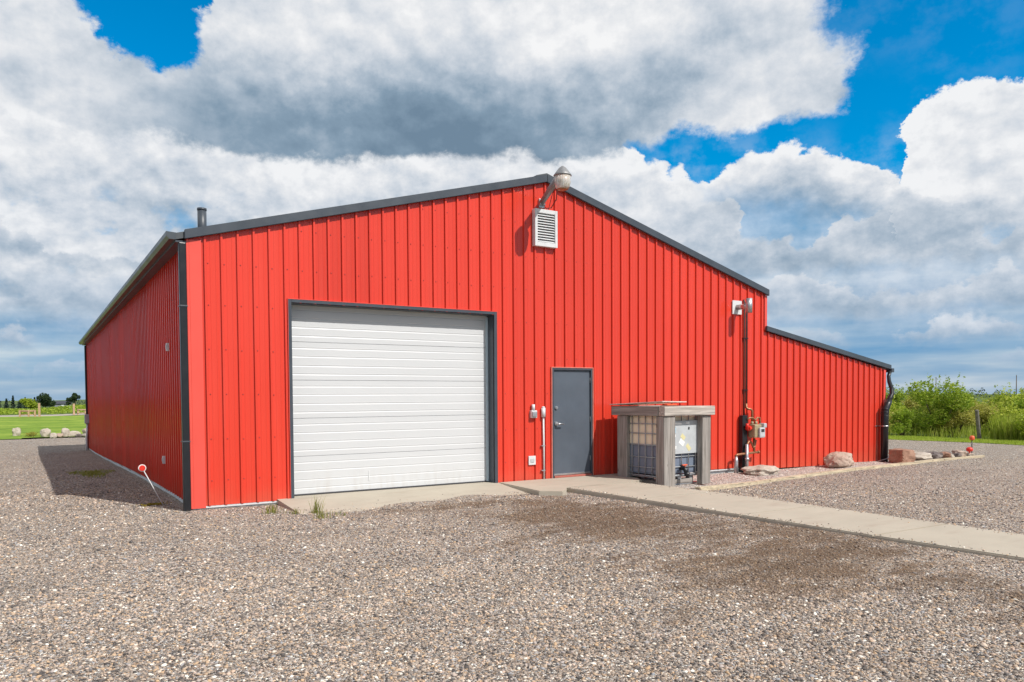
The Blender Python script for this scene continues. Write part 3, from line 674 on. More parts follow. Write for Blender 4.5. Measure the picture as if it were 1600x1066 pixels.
# yard light on the gable
rt = empty('yard_light', (6.085, 0, 5.07), 0, 'grey yard light on an outreach arm at the barn gable peak', 'yard light')
s_ = MB(); a0 = Vector((0.0, -0.02, 0.02)); a1 = Vector((-0.07, -0.72, 0.37))
s_.tube([a0, a0 + (a1 - a0) * 0.5, a1], [0.052, 0.06, 0.066], 14); s_.build('arm', M['greym'], rt)
s_ = MB(); s_.box(-0.06, -0.04, -0.06, 0.06, -0.002, 0.10, 0.006); s_.tube([(-0.06, -0.05, 0.0), (0.06, -0.05, 0.0)], 0.02, 10); s_.build('bracket', M['galv'], rt)
lx, ly, lz = -0.11, -0.84, 0.30
s_ = MB(); s_.lathe([(0.155, 0.0), (0.16, 0.015), (0.13, 0.055), (0.07, 0.135), (0.02, 0.175), (0.0, 0.18)], (lx, ly, lz)); s_.build('hood', M['greym'], rt)
s_ = MB(); s_.lathe([(0.10, -0.22), (0.122, -0.19), (0.14, -0.12), (0.148, -0.005)], (lx, ly, lz)); s_.build('lens', M['lens'], rt)
s_ = MB(); s_.lathe([(0.06, -0.245), (0.10, -0.225), (0.10, -0.215)], (lx, ly, lz)); s_.build('lens_cap', M['copper'], rt)
s_ = MB(); s_.tube([(0.0, -0.5, 0.30), (0.16, -0.3, 0.26), (0.24, -0.16, 0.10), (0.18, -0.08, -0.05), (0.10, -0.03, -0.06), (0.02, -0.01, -0.03)], 0.008, 8); s_.tube([(0.05, -0.35, 0.22), (0.10, -0.2, 0.1), (0.14, -0.05, -0.08)], 0.006, 8); s_.build('cable', M['black'], rt)
# horizontal furnace exhaust
rt = empty('exhaust_terminal', (11.29, 0, 3.33), 0, 'white square wall plate with a grey exhaust stub above the gas meter', 'exhaust vent')
s_ = MB(); s_.box(-0.145, -0.035, 0.0, 0.145, -0.021, 0.30, 0.004); s_.box(-0.13, -0.022, 0.01, 0.13, -0.001, 0.29); s_.build('plate', M['whitep'], rt)
s_ = MB(); s_.tube([(0, -0.03, 0.15), (0, -0.38, 0.15)], 0.06, 16); s_.build('pipe', simple('pinkish_galvanised', (0.55, 0.45, 0.43), 0.3, 0.7), rt)
s_ = MB(); s_.tube([(-0.02, -0.38, 0.0), (-0.02, -0.38, 0.31)], 0.07, 18); s_.build('tee_cap', M['galv'], rt)
# gas meter set: post, risers, regulator, meter, pipework
rt = empty('gas_meter', (11.47, 0, -0.2), 0, 'gas meter with regulator, black post and brass pipes against the red wall', 'gas meter')
s_ = MB(); s_.box(-0.10, -0.13, 0.0, 0.06, -0.03, 1.30, 0.008); s_.build('post', M['black'], rt)
for i, dx in enumerate((0.03, 0.105)):
    s_ = MB(); s_.tube([(dx, -0.05, 1.28 if i == 0 else 1.52), (dx, -0.05, 3.82 - 0.05 * i), (dx, -0.03, 3.86 - 0.05 * i)], 0.021, 10); pr_ = s_.build('riser', M['brownpipe'], rt)
    for z in (1.85, 3.0):
        q_ = MB(); q_.box(dx - 0.035, -0.076, z, dx + 0.035, -0.02, z + 0.02, 0.003); q_.build('strap', M['black'], pr_)
s_ = MB(); s_.tube([(0.105, -0.05, 1.56), (0.105, -0.05, 1.47), (0.12, -0.09, 1.44), (0.17, -0.12, 1.43), (0.22, -0.12, 1.40), (0.22, -0.12, 1.16)], 0.026, 10); s_.build('pipe', M['copper'], rt)
s_ = MB(); s_.tube([(0.04, -0.14, 1.20), (0.10, -0.15, 1.24), (0.22, -0.14, 1.24), (0.30, -0.14, 1.18), (0.36, -0.14, 1.24), (0.44, -0.14, 1.24), (0.46, -0.14, 1.08)], 0.022, 10); s_.build('pipe', M['copper'], rt)
s_ = MB(); s_.tube([(0.0, -0.17, 0.56), (0.0, -0.17, 0.64), (0.06, -0.17, 0.72), (0.14, -0.17, 0.70), (0.2, -0.17, 0.58), (0.25, -0.17, 0.6), (0.30, -0.16, 0.74)], 0.022, 10); s_.build('pipe', M['copper'], rt)
s_ = MB(); s_.tube([(-0.36, -0.16, 0.41), (-0.3, -0.16, 0.44), (0.36, -0.16, 0.47)], 0.026, 10); s_.build('pipe', M['copper'], rt)
s_ = MB(); s_.tube([(0.25, -0.16, 0.45), (0.25, -0.16, 0.78)], 0.024, 10); s_.tube([(0.36, -0.16, 0.47), (0.40, -0.16, 0.47)], 0.036, 8); s_.build('pipe', M['copper'], rt)
s_ = MB(); s_.tube([(-0.35, -0.17, -0.05), (-0.35, -0.17, 0.30), (-0.34, -0.165, 0.40)], [0.05, 0.045, 0.03], 10); s_.tube([(-0.03, -0.20, -0.02), (-0.03, -0.19, 0.66)], 0.035, 10); s_.tube([(-0.03, -0.20, 0.3), (-0.03, -0.19, 0.36)], 0.05, 10); s_.build('service_pipe', M['galv'], rt)
s_ = MB(); s_.tube([(0.03, -0.14, 1.02), (0.03, -0.22, 1.02)], [0.062, 0.055], 16); s_.tube([(0.03, -0.22, 1.02), (0.03, -0.26, 1.02)], 0.03, 12); s_.tube([(-0.03, -0.2, 1.02), (-0.03, -0.2, 1.12)], 0.03, 10); s_.build('regulator', M['redcap'], rt)
s_ = MB(); s_.box(0.10, -0.30, 0.80, 0.34, -0.10, 1.10, 0.04); s_.tube([(0.16, -0.17, 1.09), (0.16, -0.17, 1.16)], 0.032, 10); s_.tube([(0.29, -0.17, 1.09), (0.29, -0.17, 1.16)], 0.032, 10); me_ = s_.build('meter_body', M['beige'], rt)
s_ = MB(); s_.box(0.20, -0.36, 0.80, 0.38, -0.301, 1.03, 0.03); s_.box(0.345, -0.35, 1.02, 0.44, -0.2, 1.12, 0.02); s_.build('index_cover', M['label'], me_)
s_ = MB(); s_.box(0.24, -0.366, 0.93, 0.34, -0.358, 0.995, 0.004); s_.build('dial', M['dark'], me_)

# ------------------------------------------------------------------ crate and tote
ROT = math.atan2(0.07, 0.997)
CX, CY, CZ = 7.63, -1.62, -0.06
fr_ = empty('timber_surround', (CX, CY, CZ), ROT, 'weathered grey timber frame of posts and beams around a caged tank', 'timber frame')
L = 1.31
for (x0, y0, x1, y1) in ((0, 0, 0.29, 0.2), (L - 0.25, 0.02, L - 0.02, 0.16), (0.0, L - 0.37, 0.16, L - 0.11), (L - 0.2, L - 0.3, L - 0.02, L - 0.12)):
    w = MB(); w.box(x0, y0, -0.06, x1, y1, 1.235, 0.012)
    for v_ in w.bm.verts: v_.co += Vector((random.uniform(-.006, .006), random.uniform(-.006, .006), 0))
    w.build('post', M['tim_z'], fr_)
for (x0, y0, x1, y1, mt) in ((-0.02, -0.03, L + 0.05, 0.12, 'tim_new'), (-0.035, 0.125, 0.11, L + 0.02, 'tim_y'), (L - 0.10, 0.125, L + 0.03, L + 0.02, 'tim_y'), (0.115, L - 0.11, L - 0.105, L + 0.01, 'tim_x')):
    w = MB(); w.box(x0, y0, 1.24, x1, y1, 1.412, 0.014); w.build('beam', M[mt], fr_)
w = MB(); w.box(-0.06, -0.01, 1.43, 0.58, L + 0.04, 1.448, 0.004, Matrix.Translation((0, 0, 1.43)) @ Matrix.Rotation(-0.045, 4, 'X') @ Matrix.Rotation(0.02, 4, 'Y') @ Matrix.Translation((0, -0.0, -1.43)))
for v_ in w.bm.verts: v_.co.z += 0.062
w.build('top_sheet', M['pinkboard'], fr_)
w = MB(); w.box(0.05, -0.028, 1.431, 0.30, 0.1, 1.452, 0.006); w.build('shim', M['orange'], fr_)
w = MB(); w.box(0.18, 0.21, -0.03, 1.0, 0.33, 0.05, 0.01); w.box(0.17, 0.3, -0.035, 0.28, 1.05, 0.04, 0.01); w.build('base_plank', M['tim_x'], fr_)
tt = empty('liquid_tote', (CX, CY, CZ), ROT, 'caged plastic tote, cream above and blue grey below, inside the timber frame', 'tote')
bx0, bx1, by0, by1, bz0, bz1 = 0.085, L - 0.10, 0.20, L - 0.13, 0.15, 1.24
b_ = MB(); b_.box(bx0, by0, bz0, bx1, by1, bz1, 0.05); b_.tube([((bx0 + bx1) / 2, (by0 + by1) / 2, bz1 - 0.01), ((bx0 + bx1) / 2, (by0 + by1) / 2, bz1 + 0.05)], 0.08, 18); b_.build('bottle', M['bottle'], tt)
cg = MB(); r_ = 0.0095; g0, g1, h0, h1 = bx0 - 0.022, bx1 + 0.022, by0 - 0.022, by1 + 0.022
zs = [0.13, 0.285, 0.475, 0.70, 0.91, 1.09, 1.25]
for z in zs: cg.tube([(g0, h0, z), (g1, h0, z), (g1, h1, z), (g0, h1, z), (g0, h0, z)], r_ * (1.3 if z in (0.13, 0.70, 1.25) else 1.0), 8)
for i in range(7):
    x = g0 + (g1 - g0) * i / 6; y = h0 + (h1 - h0) * i / 6
    for (px, py) in ((x, h0 - r_ * 0.6), (x, h1 + r_ * 0.6), (g0 - r_ * 0.6, y), (g1 + r_ * 0.6, y)): cg.tube([(px, py, 0.12), (px, py, 1.26)], r_, 8)
cg.build('cage', simple('cage_tube', (0.34, 0.36, 0.38), 0.45, 0.4, 0.15, 14), tt)
lp = MB(); lp.box(0.27, h0 - 0.032, 0.53, L - 0.22, h0 - 0.025, 1.14, 0.003); lpo = lp.build('label_plate', M['label'], tt)
yl = h0 - 0.0335
for (x0, z0, x1, z1, mt, a) in ((0.29, 0.92, 0.47, 1.02, 'bluest', 0.0), (0.34, 1.07, 0.62, 1.11, 'whitest', 0.05), (0.36, 0.84, 0.46, 0.89, 'whitest', 0), (0.60, 0.80, 0.72, 0.88, 'yellow', 0.7), (0.56, 0.69, 0.70, 0.79, 'whitest', 0.6), (0.74, 0.60, 0.88, 0.68, 'yellow', 0.85), (0.30, 0.78, 0.36, 0.84, 'whitest', 0), (0.74, 1.08, 0.84, 1.12, 'whitest', 0.1), (0.42, 0.62, 0.48, 0.68, 'whitest', 0.2), (0.80, 0.97, 0.84, 1.02, 'dark', 0.2)):
    s_ = MB(); cxx, czz = (x0 + x1) / 2, (z0 + z1) / 2; s_.box(x0 + 0.06 - cxx - 0.06, -0.001, z0 - czz, x1 - cxx, 0.001, z1 - czz, 0, Matrix.Translation((cxx, yl, czz)) @ Matrix.Rotation(a, 4, 'Y')); s_.build('sticker', M[mt], lpo)
pl = MB()
pl.box(0.09, 0.2, 0.095, L - 0.1, L - 0.13, 0.112, 0.004)
for x in (0.28, L / 2 - 0.05, L - 0.38): 
    for y in (0.22, 0.6, L - 0.32): pl.box(x, y, -0.03, x + 0.1, y + 0.1, 0.094, 0.006)
for y in (0.22, 0.6, L - 0.32): pl.box(0.09, y, -0.06, L - 0.1, y + 0.1, -0.031, 0.006)
pl.build('pallet', M['galv'], tt)
va = MB(); va.tube([(0.66, by0, 0.27), (0.66, by0 - 0.10, 0.25), (0.66, by0 - 0.15, 0.17)], [0.05, 0.045, 0.04], 14); va.tube([(0.66, by0 - 0.15, 0.19), (0.66, by0 - 0.15, 0.12)], 0.052, 14); vo = va.build('outlet_valve', M['black'], tt)
s_ = MB(); s_.box(0.58, by0 - 0.13, 0.315, 0.70, by0 - 0.09, 0.335, 0.006); s_.tube([(0.66, by0 - 0.1, 0.27), (0.66, by0 - 0.11, 0.33)], 0.015, 8); s_.build('valve_handle', M['orange'], vo)

# ------------------------------------------------------------------ rocks
def rock(name, label, x, y, sx, sy, sz, mat, seed, rough=0.28, sub=3, blocky=0.0, sink=0.12, rz=0.0, cat='rock', group=None, zf=None):
    bm_ = bmesh.new(); bmesh.ops.create_icosphere(bm_, subdivisions=sub, radius=1.0)
    off = Vector((seed * 3.7, seed * 1.3, seed * 2.1))
    for v_ in bm_.verts:
        d = v_.co.normalized()
        if blocky:
            m_ = max(abs(d.x), abs(d.y), abs(d.z)); d = d.lerp(d / m_, blocky)
        k = 1 + rough * mnoise.fractal(d * 1.1 + off, 1.0, 2.0, 4) + 0.25 * rough * mnoise.noise(d * 4 + off)
        v_.co = Vector((d.x * sx * k, d.y * sy * k, d.z * sz * k))
    me = bpy.data.meshes.new(name); bm_.to_mesh(me); bm_.free(); me.materials.append(mat)
    for p in me.polygons: p.use_smooth = sub > 2 and not blocky
    o = bpy.data.objects.new(name, me); COL.objects.link(o)
    z = float(zf(x, y) if zf else H(x, y)); o.location = (x, y, z + sz * (1 - sink * 2)); o.rotation_euler = (0, 0, rz)
    return tag(o, label, cat, group)
rock('boulder', 'rounded pink granite boulder against the red lean-to wall', 14.28, -0.5, 0.46, 0.32, 0.215, M['rock_pink'], 8, 0.26, 4, 0.1, 0.17, 0.3, zf=bedtop)
rock('boulder', 'square red brown boulder beside the black drain pipe', 16.60, -0.66, 0.235, 0.22, 0.18, M['rock_brown'], 2, 0.09, 4, 0.88, 0.08, -0.12, zf=bedtop)
rock('flat_rock', 'flat pale rock lying below the gas meter', 11.48, -0.55, 0.48, 0.3, 0.10, M['rock_pale'], 3, 0.25, 4, 0.2, 0.12, 0.1, zf=bedtop)
rock('flat_rock', 'low pale rock between brown boulder and the small dark stones', 17.75, -0.45, 0.42, 0.28, 0.11, M['rock_pale'], 4, 0.25, 3, 0.3, 0.12, 0.2, zf=bedtop)
pile = [('dark grey stone at the near end of the small stone pile', 18.15, -0.66, 0.16, 'rock_grey'), ('upright dark stone second along the small stone pile', 18.4, -0.52, 0.19, 'rock_grey'), ('rusty red stone in the middle of the small stone pile', 18.72, -0.6, 0.18, 'rock_brown'),
        ('small pale stone at the front of the small stone pile', 18.8, -0.70, 0.11, 'rock_pale'), ('slate grey stone behind the rusty one in the pile', 19.0, -0.45, 0.18, 'rock_grey'), ('round pink stone towards the far end of the stone pile', 19.4, -0.6, 0.20, 'rock_pink'),
        ('dark brown stone at the far end of the stone pile', 19.75, -0.45, 0.16, 'rock_brown'), ('grey stone low in the gap of the stone pile', 19.15, -0.68, 0.12, 'rock_grey'), ('tan stone beside the short orange marker', 19.95, -0.62, 0.11, 'rock_pale'), ('flat dark stone at the back of the stone pile', 18.62, -0.3, 0.17, 'rock_grey')]
for i, (lab, x, y, s, mt) in enumerate(pile):
    rock('stone', lab, x, y, s * 0.8, s * 0.75, s * 0.52, M[mt], 10 + i, 0.3, 3, 0.45, 0.15, i * 1.1, 'stone', 'small stones piled at the end of the edging', bedtop)
rng_l = random.Random(3)
# boulders along the lawn edge far beyond the left wall
lrocks = [('tall pale boulder alone at the left on the lawn edge', -2.78, 40.1, 0.20, 0.19, 0.27, 'rock_pale', 0.55), ('large leaning pale boulder right of the yellow shrub', -1.39, 37.5, 0.25, 0.22, 0.28, 'rock_pale', 0.25),
          ('small pale boulder beside the large leaning one', -1.05, 36.6, 0.20, 0.18, 0.14, 'rock_pale', 0.3), ('low orange tinted boulder in the boulder row', -0.74, 36.8, 0.20, 0.2, 0.13, 'rock_pink', 0.3), ('white upright boulder in the middle of the row', -0.46, 37.3, 0.19, 0.2, 0.27, 'rock_pale', 0.4),
          ('long flat pale boulder near the barn end of the row', -0.05, 37.4, 0.36, 0.22, 0.19, 'rock_pale', 0.3), ('small grey boulder in front of the long flat one', 0.16, 36.4, 0.17, 0.16, 0.11, 'rock_grey', 0.3), ('pinkish boulder next to the barn corner', 0.68, 38.4, 0.34, 0.25, 0.24, 'rock_pink', 0.3), ('low white boulder in front of the pinkish one', 0.55, 37.0, 0.26, 0.2, 0.11, 'rock_pale', 0.2)]
for i, (lab, x, y, sx, sy, sz, mt, bl) in enumerate(lrocks):
    rock('boulder', lab, x, y, sx, sy, sz, M[mt], 30 + i, 0.22, 3, bl, 0.1, i * 0.7, 'boulder', 'boulders along the lawn edge')

# ------------------------------------------------------------------ markers
def stake(name, label, x, y, tilt, h, headmat, ring, r=0.05, cat='marker', polemat='whitep'):
    rt_ = empty(name, (x, y, float(H(x, y)) + 0.01), 0, label, cat)
    tip = Vector((tilt[0], tilt[1], h)); s = MB(); s.tube([(0, 0, -0.05), tip], 0.007, 8); s.build('pole', M[polemat], rt_)
    s = MB(); s.tube([tip + Vector((0, 0.004, 0.0)), tip + Vector((0, 0.012, 0.0))], r * 1.3, 20); s.build('backing', M[ring], rt_)
    s = MB(); s.tube([tip + Vector((0, -0.012, 0.0)), tip + Vector((0, 0.003, 0.0))], r, 20); s.build('reflector', M[headmat], rt_)
stake('reflector_marker', 'leaning white driveway marker with a round red reflector beside the shaded wall', -0.27, 0.72, (-0.30, 0.02, 0.56), 0.58, 'redcap', 'whitest', 0.042)
rt = empty('garden_marker', (20.0, -0.6, float(H(20, -.6))), 0, 'tall thin stake with orange cap at the far end of the edging', 'marker')
s_ = MB(); s_.tube([(0.1, 0.02, -0.05), (0.1, 0.02, 0.50)], 0.014, 8); s_.build('stake', M['black'], rt)
s_ = MB(); s_.lathe([(0.045, 0.0), (0.065, 0.02), (0.065, 0.09), (0.04, 0.12), (0.0, 0.125)], (0.1, 0.02, 0.47), 16); s_.build('cap', M['orange'], rt)
rt = empty('garden_marker', (19.9, -0.62, float(H(20, -.6))), 0, 'short orange capped stake in front of the tall thin one', 'marker')
s_ = MB(); s_.tube([(0, 0, -0.05), (0, 0, 0.2)], 0.022, 8); s_.build('stake', M['orange'], rt)
s_ = MB(); s_.lathe([(0.04, 0.0), (0.085, 0.03), (0.085, 0.08), (0.05, 0.12), (0.0, 0.125)], (0, 0, 0.16), 16); s_.build('cap', M['redcap'], rt)

# ------------------------------------------------------------------ plants
def leaf_mesh(name, centers, size, mat, parent=None, flat=0.35, aspect=0.5):
    """many small kite-shaped leaves at centers (n,3)"""
    n = len(centers); c = np.asarray(centers, float)
    a = rng.normal(size=(n, 3)); a /= np.linalg.norm(a, axis=1)[:, None]; a[:, 2] *= flat + 0.3
    b2 = rng.normal(size=(n, 3)); b2 -= a * (np.sum(a * b2, 1) / np.sum(a * a, 1))[:, None]; b2 /= np.linalg.norm(b2, axis=1)[:, None]
    s = size * rng.uniform(0.6, 1.35, n)[:, None]
    v = np.stack([c - a * s, c + b2 * s * aspect - a * s * 0.1, c + a * s, c - b2 * s * aspect - a * s * 0.1], 1).reshape(-1, 3)
    return np_mesh(name, v, np.arange(4 * n).reshape(-1, 4), mat, parent)
def blob_points(n, blobs):
    """points near the surface of and inside ellipsoid lumps"""
    out = []; w = np.array([b_[3] * b_[4] * b_[5] for b_ in blobs]) ** (2 / 3); w = w / w.sum()
    for (cx, cy, cz, rx, ry, rz), k in zip(blobs, (w * n).astype(int) + 1):
        d = rng.normal(size=(k, 3)); d /= np.linalg.norm(d, axis=1)[:, None]
        r = rng.uniform(0.45, 1.0, k) ** 0.5 * (1 + 0.16 * np.sin(d[:, 0] * 7 + cx) * np.sin(d[:, 2] * 6 + cy))
        p = d * r[:, None] * np.array([rx, ry, rz]) + np.array([cx, cy, cz]); out.append(p)
    return np.concatenate(out)
def make_shrub(h, w, nleaf, size, mat, seed):
    r = np.random.default_rng(seed); blobs = []
    for i in range(15):
        a = r.uniform(0, 6.28); d = r.uniform(0, 0.5) * w; hh = h * r.uniform(0.2, 0.86) * (1 - 0.35 * d / w)
        s = r.uniform(0.16, 0.30) * w; blobs.append((d * math.cos(a), d * math.sin(a), hh, s, s, s * 0.9))
    root = empty('shrub'); p = blob_points(nleaf, blobs)
    # thin upward sprays break the outline
    for i in range(26):
        a = r.uniform(0, 6.28); d = r.uniform(0, 0.55) * w; bz = h * r.uniform(0.5, 0.8); ln = h * r.uniform(0.15, 0.36); k = 22
        tt_ = r.uniform(0, 1, k); p = np.concatenate([p, np.stack([d * math.cos(a) + tt_ * 0.15 * math.cos(a) + r.normal(0, 0.03, k), d * math.sin(a) + tt_ * 0.15 * math.sin(a) + r.normal(0, 0.03, k), bz + tt_ * ln], 1)])
    p = p[p[:, 2] > 0.02]
    leaf_mesh('foliage', p, size, mat, root)
    s = MB()
    for i in range(12):
        b_ = blobs[i]; s.tube([(0.1 * b_[0], 0.1 * b_[1], -0.05), (0.5 * b_[0], 0.5 * b_[1], b_[2] * 0.55), (b_[0], b_[1], b_[2])], [0.025, 0.017, 0.006], 6)
    s.build('stem', M['bark'], root); return root
def copy_tree(o, parent=None):
    c_ = o.copy(); COL.objects.link(c_)
    if parent is not None: c_.parent = parent
    for ch in o.children: copy_tree(ch, c_)
    return c_
kinds = [make_shrub(1.75, 1.35, 4200, 0.050, M['leaf_a'], 1), make_shrub(1.5, 1.5, 4200, 0.048, M['leaf_b'], 2), make_shrub(1.45, 1.4, 3800, 0.05, M['leaf_c'], 3), make_shrub(1.9, 1.2, 4600, 0.046, M['leaf_b'], 4)]
klab = ['bright green willow shrub in the thicket beyond the gravel', 'mid green rounded shrub in the thicket beyond the gravel', 'yellow olive shrub in the thicket beyond the gravel', 'darker upright shrub in the thicket beyond the gravel']
rs = random.Random(5); used = [False] * 4
spots = []
yy = -7.0; row = 0
for row, x0 in enumerate((29.6, 31.4, 34.0, 36.6, 39.6, 43.0, 47.5)):
    y = -8.0 + rs.uniform(0, 1) + row * 1.2
    while y < 13 + row * 4.0:
        spots.append((x0 + rs.uniform(-0.5, 0.5), y, rs.uniform(0.68, 1.08) * (1 + 0.05 * row))); y += rs.uniform(1.5, 2.1) * (1 + 0.07 * row)
for (x, y, s) in spots:
    k = rs.choices(range(4), (3, 3, 3, 1.5))[0]
    if 2.6 < y < 5.0 and x < 30.3: continue
    o = kinds[k] if not used[k] else copy_tree(kinds[k]); used[k] = True
    o.location = (x, y, float(H(x, y)) - 0.05); o.rotation_euler = (0, 0, rs.uniform(0, 6.28)); o.scale = (s * 1.1, s * 1.1, s)
    tag(o, klab[k], 'shrub', 'shrubs in the thicket beyond the gravel')
big = make_shrub(2.7, 1.9, 8500, 0.052, M['leaf_b'], 9); big.location = (31.0, 6.3, -0.35); tag(big, 'tallest leafy shrub standing above the thicket near the barn end', 'shrub')
M_over = None
# tall grass between and in front of the shrubs
def blades(name, pts, h, w, mat, parent=None, lean=0.35):
    n = len(pts); P = np.asarray(pts, float); a = rng.uniform(0, 6.28, n); hh = h * rng.uniform(0.55, 1.2, n)
    side = np.stack([np.cos(a), np.sin(a), np.zeros(n)], 1) * w; la = rng.uniform(0, 6.28, n); le = (rng.uniform(0, lean, n) * hh)[:, None] * np.stack([np.cos(la), np.sin(la), np.zeros(n)], 1)
    up = np.stack([np.zeros(n), np.zeros(n), hh], 1)
    v = np.stack([P - side, P + side, P + up * 0.6 + le * 0.45 + side * 0.7, P + up + le, P + up * 0.6 + le * 0.45 - side * 0.7], 1).reshape(-1, 3)
    return np_mesh(name, v, np.arange(5 * n).reshape(-1, 5), mat, parent)
n = 26000; x = rng.uniform(29.6, 48, n); y = rng.uniform(-9, 22, n)
tag(blades('thicket_grass', np.stack([x, y, H(x, y) - 0.05], 1), 0.5, 0.010, M['grass_tall']), kind='stuff')
n = 7000; x = rng.uniform(28.9, 30.4, n); y = rng.uniform(-4.0, 3.3, n)
tag(blades('tall_grass', np.stack([x, y, H(x, y) - 0.05], 1), 0.95, 0.012, M['grass_tall']), kind='stuff')
n = 30000; x = rng.uniform(26.3, 28.8, n); y = rng.uniform(-7, 14, n)
tag(blades('verge_grass', np.stack([x, y, H(x, y)], 1), 0.07, 0.008, M['grass_tall']), kind='stuff')
# old fence post leaning in the thicket
rt = empty('fence_post', (29.0, 3.72, float(H(29.0, 3.72))), 0, 'old grey fence post leaning among the shrubs', 'fence post')
s_ = MB(); s_.tube([(0.16, 0.0, -0.2), (-0.10, 0, 1.13)], [0.072, 0.066], 10, smooth=False); s_.build('post', M['post'], rt)
# weeds around the apron and in the shade
def tuft(name, label, x, y, n, h, sp, mat, w=0.004):
    px = rng.normal(x, sp, n); py = rng.normal(y, sp, n)
    c_ = np.stack([px - x, py - y, H(px, py) - H(x, y)], 1)
    o = blades(name, c_, h, w, mat, None, 0.5); o.location = (x, y, float(H(x, y))); return tag(o, label, 'weed')
tuft('grass_tuft', 'tallest green grass tuft at the front edge of the apron', 1.42, -1.22, 42, 0.23, 0.03, M['grass_short'], 0.0035)
tuft('grass_tuft', 'yellow green grass tuft on the gravel left of the apron', 0.88, -0.95, 45, 0.14, 0.05, M['grass_short'])
tuft('grass_tuft', 'small low grass tuft just off the apron corner', 1.17, -1.15, 30, 0.08, 0.05, M['grass_short'])
tuft('grass_tuft', 'sparse pair of low green sprigs in front of the tallest tuft', 1.33, -1.75, 36, 0.11, 0.06, M['grass_short'])
tuft('grass_tuft', 'thin low sprig on the gravel right of the tallest tuft', 1.62, -1.62, 24, 0.09, 0.05, M['grass_short'])
def mat_patch(name, label, x, y, n, rx, ry, h, mat):
    a = rng.uniform(0, 6.28, n); r = rng.uniform(0, 1, n) ** 0.8 * (1 + 0.35 * np.sin(3 * a)); px = x + rx * r * np.cos(a); py = y + ry * r * np.sin(a)
    o = leaf_mesh(name, np.stack([px - x, py - y, H(px, py) - H(x, y) + rng.uniform(0.005, h, n)], 1), 0.022, mat); o.location = (x, y, float(H(x, y))); return tag(o, label, 'weed')
mat_patch('weed_patch', 'flat yellow green weed patch in the shade of the barn', -0.78, 8.6, 1050, 0.42, 1.25, 0.04, M['grass_short'])
mat_patch('weed_patch', 'small yellow weed patch at the foot of the leaning marker', -0.42, 0.95, 150, 0.24, 0.10, 0.03, M['weed_yellow'])

# ------------------------------------------------------------------ far left background
def tree(name, label, x, y, h, w, mat, n, size, seed, conifer=False, group=None):
    r = np.random.default_rng(seed); z = float(H(x, y)); root = empty(name, (x, y, z), 0, label, 'tree', group)
    s = MB(); s.tube([(0, 0, -0.2), (0.05 * h * 0.1, 0, h * 0.5), (0, 0, h * 0.92)], [h * 0.028, h * 0.02, 0.02], 8)
    if conifer:
        t_ = r.uniform(0, 1, n) ** 0.75; a = r.uniform(0, 6.28, n); lay = 0.75 + 0.25 * np.sin(t_ * 40)
        rr = w * 0.5 * (1 - t_) * lay * np.sqrt(r.uniform(0.2, 1, n)) + 0.05; p = np.stack([rr * np.cos(a), rr * np.sin(a), h * (0.06 + 0.94 * t_) - 0.25 * rr], 1)
    else:
        bl = []
        for i in range(16):
            a = r.uniform(0, 6.28); d = r.uniform(0, 0.42) * w; zz = h * r.uniform(0.38, 0.86); q = r.uniform(0.15, 0.26) * w * (1.15 - 0.4 * zz / h)
            bl.append((d * math.cos(a), d * math.sin(a), zz, q, q, q * 0.85)); 
            if i < 6: s.tube([(0, 0, h * 0.3), (d * math.cos(a) * 0.5, d * math.sin(a) * 0.5, h * 0.3 + (zz - h * 0.3) * 0.6), (d * math.cos(a), d * math.sin(a), zz)], [h * 0.014, h * 0.009, 0.01], 6)
        p = blob_points(n, bl)
    s.build('trunk', M['bark'], root); leaf_mesh('crown', p, size, mat, root); return root
def atpt(azd, dist):                      # azimuth from the yard's viewpoint and distance -> ground point
    a = rad(azd); return (-1.911 + dist * math.sin(a), -11.741 + dist * math.cos(a))
tl = [('tree', 'broad dark leafy tree behind the corral post', 0.62, 215, 4.2, 4.6, 'leaf_d', 2600, 0.22, False), ('tree', 'bright green rounded tree in front of the dark conifers', -0.3, 190, 2.5, 3.6, 'leaf_a', 2200, 0.19, False),
      ('tree', 'ragged dark tree right of the grey house', 2.3, 240, 4.6, 3.0, 'leaf_d', 1500, 0.24, False), ('tree', 'slim dark tree nearest the barn corner', 3.2, 240, 3.9, 1.9, 'leaf_d', 1100, 0.22, False), ('tree', 'small dark tree touching the grey house roof', 1.9, 245, 3.4, 1.6, 'leaf_d', 900, 0.22, False)]
for i, (nm, lab, az, di, h, w, mt, n, sz, cf) in enumerate(tl):
    x, y = atpt(az, di); tree(nm, lab, x, y, h, w, M[mt], n, sz, 50 + i)
con = [(-2.6, 260, 4.2), (-2.2, 250, 4.0), (-1.85, 255, 3.4), (-1.45, 250, 3.6), (-1.1, 258, 4.6), (-0.75, 255, 3.2), (-0.45, 250, 3.9), (-3.2, 260, 4.4), (-4.0, 255, 3.8), (-0.15, 260, 3.2), (0.05, 255, 4.0)]
for i, (az, di, h) in enumerate(con):
    x, y = atpt(az, di); tree('spruce_tree', 'dark spruce in the distant row at the far left', x, y, h * 0.9, 1.6 + 0.2 * (i % 3), M['leaf_e'], 700, 0.2, 80 + i, True, 'spruces in the distant row')
n = 16000; az = np.radians(rng.uniform(-8, 6, n)); di = rng.uniform(128, 170, n); x = -1.9 + di * np.sin(az); y = -11.7 + di * np.cos(az)
hz = 0.7 + 0.35 * np.sin(x * 0.35) * np.sin(x * 0.13 + 1)
tag(leaf_mesh('distant_brush', np.stack([x, y, H(x, y) + rng.uniform(0, 1, n) ** 1.3 * hz], 1), 0.17, M['leaf_b']), kind='stuff')
x0, y0 = atpt(1.6, 330)
ho = empty('farmhouse', (x0, y0, float(H(x0, y0))), 0, 'distant grey house with a dark roof and pale windows', 'house')
